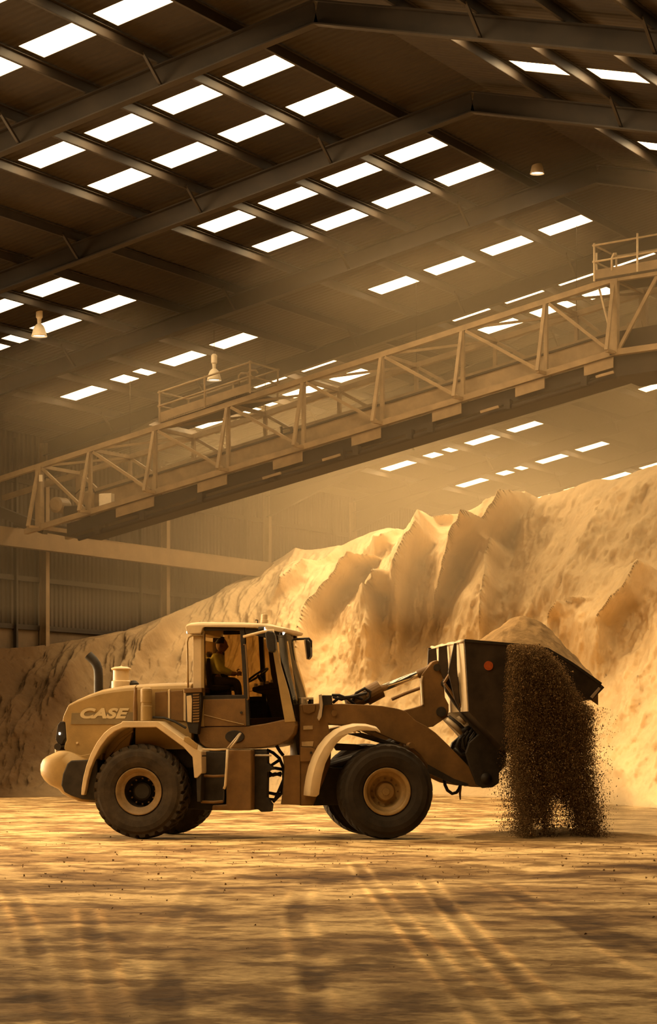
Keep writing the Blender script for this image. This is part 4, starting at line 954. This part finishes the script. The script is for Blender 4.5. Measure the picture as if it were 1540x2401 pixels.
# ---------------------------------------------------------------- pendant high-bay lamps
def pendant(px, py_hook, depth, k, label):
    top = at(px, py_hook, depth); v = -top.x
    t = thing('pendant_lamp', label, 'lamp', top, 'high-bay lamps under the roof')
    MB().tube([top, Vector((top.x, top.y, roof_z(v)-.02))], .012, 6).build('cable', M['convdark'], t)
    MB().lathe(top, Z3, [(.001, 0), (.05, 0), (.09*k, -.05), (.09*k, -.26), (.06*k, -.30), (.05*k, -.44), (.07*k, -.46)], 20).build('ballast', M['lampwhite'], t)
    sh = MB().lathe(top, Z3, [(.07*k, -.44), (.13*k, -.50), (.17*k, -.60), (.20*k, -.72), (.22*k, -.78), (.21*k, -.78), (.15*k, -.58), (.05*k, -.47)], 28).build('lamp_shade', M['lampwhite'], t, smooth=True)
    MB().lathe(top, Z3, [(.001, -.74), (.19*k, -.74)], 24).build('lens', M['lampon'], t)
pendant(92, 722, 65.0, 1.0, 'white bell-shaped pendant lamp at the far left among the skylights')
pendant(502, 830, 70.0, 1.0, 'white bell-shaped pendant lamp hanging over the conveyor platform')
pendant(1259, 336, 61.0, .85, 'small lit pendant lamp near the dark ridge')

# ---------------------------------------------------------------- driver in the cab
def skin_mesh(name, joints, edges, m, parent=None, sub=2):
    me = bpy.data.meshes.new(name); me.from_pydata([tuple(j[0]) for j in joints], edges, []); o = bpy.data.objects.new(name, me); COL.objects.link(o)
    sk = o.modifiers.new('skin', 'SKIN'); o.modifiers.new('sub', 'SUBSURF').levels = sub
    if not me.skin_vertices: 
        bm = bmesh.new(); bm.from_mesh(me); bm.verts.layers.skin.verify(); bm.to_mesh(me); bm.free()
    for i, (p, r_) in enumerate(joints): me.skin_vertices[0].data[i].radius = (r_, r_)
    me.skin_vertices[0].data[0].use_root = True
    dg = bpy.context.evaluated_depsgraph_get(); dg.update(); nm = bpy.data.meshes.new_from_object(o.evaluated_get(dg)); bpy.data.objects.remove(o)
    nm.polygons.foreach_set('use_smooth', [True]*len(nm.polygons)); return nm
def D(px, py, w=1.3): return RH.pt(px, py, w)
J = [(D(505, 1600), .14), (D(503, 1578), .14), (D(507, 1553), .15), (D(513, 1536), .07), (D(516, 1526), .055),           # pelvis .. neck 0-4
     (D(512, 1543, 1.10), .075), (D(516, 1568, 1.02), .055), (D(545, 1580, 1.10), .042), (D(556, 1579, 1.12), .035),      # near arm 5-8
     (D(512, 1543, 1.50), .075), (D(516, 1568, 1.58), .055), (D(545, 1580, 1.5), .042), (D(556, 1579, 1.48), .035),        # far arm 9-12
     (D(512, 1603, 1.18), .10), (D(556, 1598, 1.14), .075), (D(560, 1640, 1.14), .05), (D(560, 1658, 1.14), .045), (D(574, 1661, 1.14), .04),
     (D(512, 1603, 1.42), .10), (D(556, 1598, 1.46), .075), (D(560, 1640, 1.46), .05), (D(560, 1658, 1.46), .045), (D(574, 1661, 1.46), .04)]
Ed = [(0, 1), (1, 2), (2, 3), (3, 4), (2, 5), (5, 6), (6, 7), (7, 8), (2, 9), (9, 10), (10, 11), (11, 12), (0, 13), (13, 14), (14, 15), (15, 16), (16, 17), (0, 18), (18, 19), (19, 20), (20, 21), (21, 22)]
body_me = skin_mesh('person', J, Ed, None)
bm = bmesh.new(); bm.from_mesh(body_me)
hc = D(520, 1513); fw = RH.h; sd = RH.n
def head_pt(th, ph, sc=1.0):
    e = fw*(math.cos(ph)*math.sin(th)*.098)+sd*(math.sin(ph)*math.sin(th)*.078)+Z3*(math.cos(th)*.12)
    if abs(ph) < .25 and 1.5 < th < 1.95: e += fw*.022        # nose
    if 1.9 < th < 2.3 and abs(ph) < .5: e += fw*.008          # mouth
    if abs(abs(ph)-1.6) < .2 and 1.45 < th < 1.9: e += sd*math.copysign(.015, ph)   # ears
    return hc+e*sc
nt_, np_ = 18, 28
hv = [[bm.verts.new(head_pt(max(.02, math.pi*i/(nt_-1)), -math.pi+2*math.pi*j/np_)) for j in range(np_)] for i in range(nt_)]
for i in range(nt_-1):
    for j in range(np_): bm.faces.new((hv[i][j], hv[i][(j+1) % np_], hv[i+1][(j+1) % np_], hv[i+1][j]))
bm.to_mesh(body_me); bm.free(); body_me.polygons.foreach_set('use_smooth', [True]*len(body_me.polygons))
person = obj('person', body_me, M['skin']); tag(person, 'driver in a yellow high-visibility jacket seated in the loader cab', 'person')
for s_, w_ in ((-1, 1.12), (1, 1.48)):
    fm = MB()
    for k in range(4):
        p = D(556, 1576+k*2.6, w_); fm.tube([p, p+RH.h*.045+Z3*.008, p+RH.h*.075-RH.n*.012*s_, p+RH.h*.07-RH.n*.035*s_], [.011, .010, .009, .007], 8)
    p = D(555, 1574, w_); fm.tube([p, p+RH.h*.02+Z3*.03, p+RH.h*.05+Z3*.035], [.012, .011, .009], 8)
    fm.build('fingers', M['skin'], person, smooth=True)
obj('jacket', skin_mesh('jacket', [(p, r_*1.14+.008) for p, r_ in (J[0], J[1], J[2], J[3])]+[(p, r_*1.18+.008) for p, r_ in (J[5], J[6], J[7], J[9], J[10], J[11])], [(0, 1), (1, 2), (2, 3), (2, 4), (4, 5), (5, 6), (2, 7), (7, 8), (8, 9)], None), M['hivis'], person)
obj('trousers', skin_mesh('trousers', [(J[0][0]-Z3*.03, .165)]+[(p, r_*1.14+.006) for p, r_ in (J[13], J[14], J[15], J[18], J[19], J[20])], [(0, 1), (1, 2), (2, 3), (0, 4), (4, 5), (5, 6)], None), M['trouser'], person)
hm_ = MB(); vs = [head_pt(max(.02, t), p, 1.07)-fw*.012 for t in np.linspace(.02, 1.35, 8) for p in np.linspace(-math.pi, math.pi, 24, endpoint=False)]
hm_.add(vs, [(i*24+j, i*24+(j+1) % 24, (i+1)*24+(j+1) % 24, (i+1)*24+j) for i in range(7) for j in range(24)]).build('hair', M['hair'], person, smooth=True)

# ---------------------------------------------------------------- sand pouring off the bucket: a lumpy curtain, loose grains round it, and where it lands
def curtain_density(GX, GY):
    """how thickly the sand falls at a spot of the curtain"""
    xl = np.interp(GY, [1512, 1600, 1700, 1790, 1850, 1900, 1960], [1192, 1188, 1188, 1193, 1197, 1205, 1204])+8*vnoise(GY/26., GY*0+2.5)
    xr = np.interp(GY, [1512, 1530, 1560, 1620, 1650, 1662, 1780, 1850, 1960], [1262, 1290, 1315, 1350, 1372, 1390, 1392, 1400, 1412])+10*vnoise(GY/24., GY*0+5.5)
    env = np.clip(np.minimum(GX-xl, xr-GX)/np.interp(GY, [1512, 1700, 1960], [7, 14, 22]), -1, 1)
    gap = np.exp(-((GX-1318-(GY-1900)*.12)/np.interp(GY, [1840, 1880, 1962], [6, 20, 27]))**2)*np.clip((GY-1858)/25, 0, 1)*2.2
    gap2 = np.exp(-((GX-1262)/12.)**2)*np.clip((GY-1915)/25, 0, 1)*1.3
    tong = np.exp(-((GX-1326)/6.)**2)*np.clip((1908-GY)/30, 0, 1)*1.6
    streak = .9*fbm(GX/17., GY/170., 3, .5)+.8*fbm(GX/50.+7, GY/90., 3)
    return env-np.maximum(gap-tong, 0)-gap2+.75*np.minimum(streak+.12, .1)*np.clip((GY-1540)/200, .1, 1)
rs = np.random.RandomState(11); NG = 480000
sx_, sy_ = rs.uniform(1160, 1450, NG), rs.uniform(1512, 1962, NG)
jit = rs.normal(0, 1, NG)*np.interp(sy_, [1512, 1650, 1960], [1.5, 4, 8])*np.where(sx_ > 1300, 1.7, .8)
den = np.clip(curtain_density(sx_+jit, sy_), 0, 1)
stray = (rs.rand(NG) < .012)*(sx_ > 1180)*(sx_ < 1440)*(sy_ > 1660)
ok = (rs.rand(NG) < den) | (stray > 0)
sx_, sy_ = sx_[ok], sy_[ok]; n_g = len(sx_)
deep = np.interp(sy_, [1512, 1560, 1660, 1720], [.10, .22, .30, .75])
off = -.45+np.where(rs.rand(n_g) < .6, rs.normal(0, 1, n_g)*.16, np.abs(rs.normal(0, 1, n_g))*deep)
off = np.minimum(off, np.where(sy_ < 1665, -.19, 1.6))
# pixel column and row -> point on the near plane of the front half
nF = np.array(FH.n[:]); rt, fwv = np.array(RIGHT[:]), np.array(FWD[:])
dirs = rt[None]*((sx_-CX)/F_PX)[:, None]+fwv[None]; dirs[:, 2] = (YH-sy_)/F_PX
tt = (FH.c-.42)/(dirs@nF); pos = dirs*tt[:, None]; pos[:, 2] += CAM_H; pos += nF[None]*(off+.42)[:, None]
good = pos[:, 2] > .0; pos = pos[good]; n_g = len(pos)
rad_ = rs.uniform(.004, .013, n_g)*np.where(rs.rand(n_g) < .03, 2.0, 1)
q4 = rs.normal(0, 1, (n_g, 4, 3)); q4 /= np.linalg.norm(q4, axis=2, keepdims=True); q4 *= (rad_[:, None]*rs.uniform(.8, 1.3, (n_g, 4)))[..., None]; q4[:, :, 2] *= 1.5
vv = (pos[:, None, :]+q4).reshape(-1, 3)
tri = (np.arange(n_g)[:, None, None]*4+np.array([[0, 1, 2], [0, 3, 1], [0, 2, 3], [1, 3, 2]])[None]).reshape(-1)
gm = bpy.data.meshes.new('falling_sand'); gm.vertices.add(len(vv)); gm.vertices.foreach_set('co', vv.astype(np.float32).ravel())
gm.loops.add(len(tri)); gm.loops.foreach_set('vertex_index', tri.astype(np.int32)); nt3 = len(tri)//3
gm.polygons.add(nt3); gm.polygons.foreach_set('loop_start', np.arange(nt3, dtype=np.int32)*3); gm.update(calc_edges=True)
fall = obj('falling_sand', gm, M['grain']); tag(fall, 'dark curtain of sand pouring from the bucket down to the floor', 'falling sand', kind='stuff')
def tetra(mb, p, r_):
    q = [Vector((random.gauss(0, 1), random.gauss(0, 1), random.gauss(0, 1))).normalized()*r_*random.uniform(.7, 1.3) for _ in range(4)]
    mb.add([p+x for x in q], [(0, 1, 2), (0, 3, 1), (0, 2, 3), (1, 3, 2)])
# low mound where it lands
lc = FH.pt(1315, 1900, .5); lc.z = 0; n1, n2 = 40, 90; Pm = np.zeros((n1, n2, 3))
for i in range(n1):
    for j in range(n2):
        r_ = i/(n1-1); th = 2*math.pi*j/(n2-1)
        p = lc+FH.h*(math.cos(th)*1.9*r_)+FH.n*(math.sin(th)*1.7*r_)
        h_ = .16*(1-r_)**.8+.10*max(0, 1-r_)*float(fbm(np.array(math.cos(th)*r_*4+9), np.array(math.sin(th)*r_*4+4), 4)); Pm[i, j] = (p.x, p.y, max(h_, 0)-.03)
md = obj('sand_mound', grid_mesh('sand_mound', Pm, None), M['soil']); tag(md, 'low mound of freshly dumped sand under the bucket', 'sand', kind='stuff')

# dust rolling away from the impact
def dust_puff(px, py, w, rx, ry, rz, dens, label):
    c = FH.pt(px, py, w); mb = MB(); n1, n2 = 14, 24; vs = []
    for i in range(n1):
        for j in range(n2):
            th, ph = math.pi*i/(n1-1), 2*math.pi*j/n2
            k = 1+.16*noise.noise(Vector((math.sin(th)*math.cos(ph)*1.7+px*.1, math.sin(th)*math.sin(ph)*1.7, math.cos(th)*1.7)))*2
            p = c+(FH.h*(math.sin(th)*math.cos(ph)*rx)+FH.n*(math.sin(th)*math.sin(ph)*ry)+Z3*(math.cos(th)*rz))*k; p.z = max(p.z, .02); vs.append(p)
    mb.add(vs, [(i*n2+j, i*n2+(j+1) % n2, (i+1)*n2+(j+1) % n2, (i+1)*n2+j) for i in range(n1-1) for j in range(n2)])
    m = volume_mat('dust', (.93, .70, .42), dens, .2)
    return tag(mb.build('dust_cloud', m, smooth=True), label, 'dust', kind='stuff')
dust_puff(1455, 1925, .9, .75, .9, .55, .40, 'brown dust cloud rolling right from the dumped sand')
dust_puff(1425, 1880, .6, .35, .6, .75, .5, 'dust rising beside the falling sand curtain')
dust_puff(1530, 1935, .9, .5, .9, .35, .5, 'low dust cloud at the right edge of the floor')
dust_puff(1230, 1950, .3, .7, .6, .16, .5, 'thin dust skirt at the left foot of the falling sand')

# ---------------------------------------------------------------- small stones scattered over the floor
sm = MB()
for k in range(700):
    y = 16*math.exp(random.random()*math.log(60/16.)); x = random.uniform(-.145, .145)*y
    if random.random() < .85: y = random.gauss(33, 5); x = random.uniform(-.145, .145)*y
    if y < 14 or y > 62: continue
    r_ = random.choice((.006, .008, .011, .018))*min(1, .4+y/50); p = ahead(x, y, r_*.3-.01)
    tetra(sm, p, r_); tetra(sm, p, r_)
st_ = sm.build('small_stones', M['soil']); tag(st_, 'small dark stones and crumbs scattered over the sandy floor', 'stones', kind='stuff')
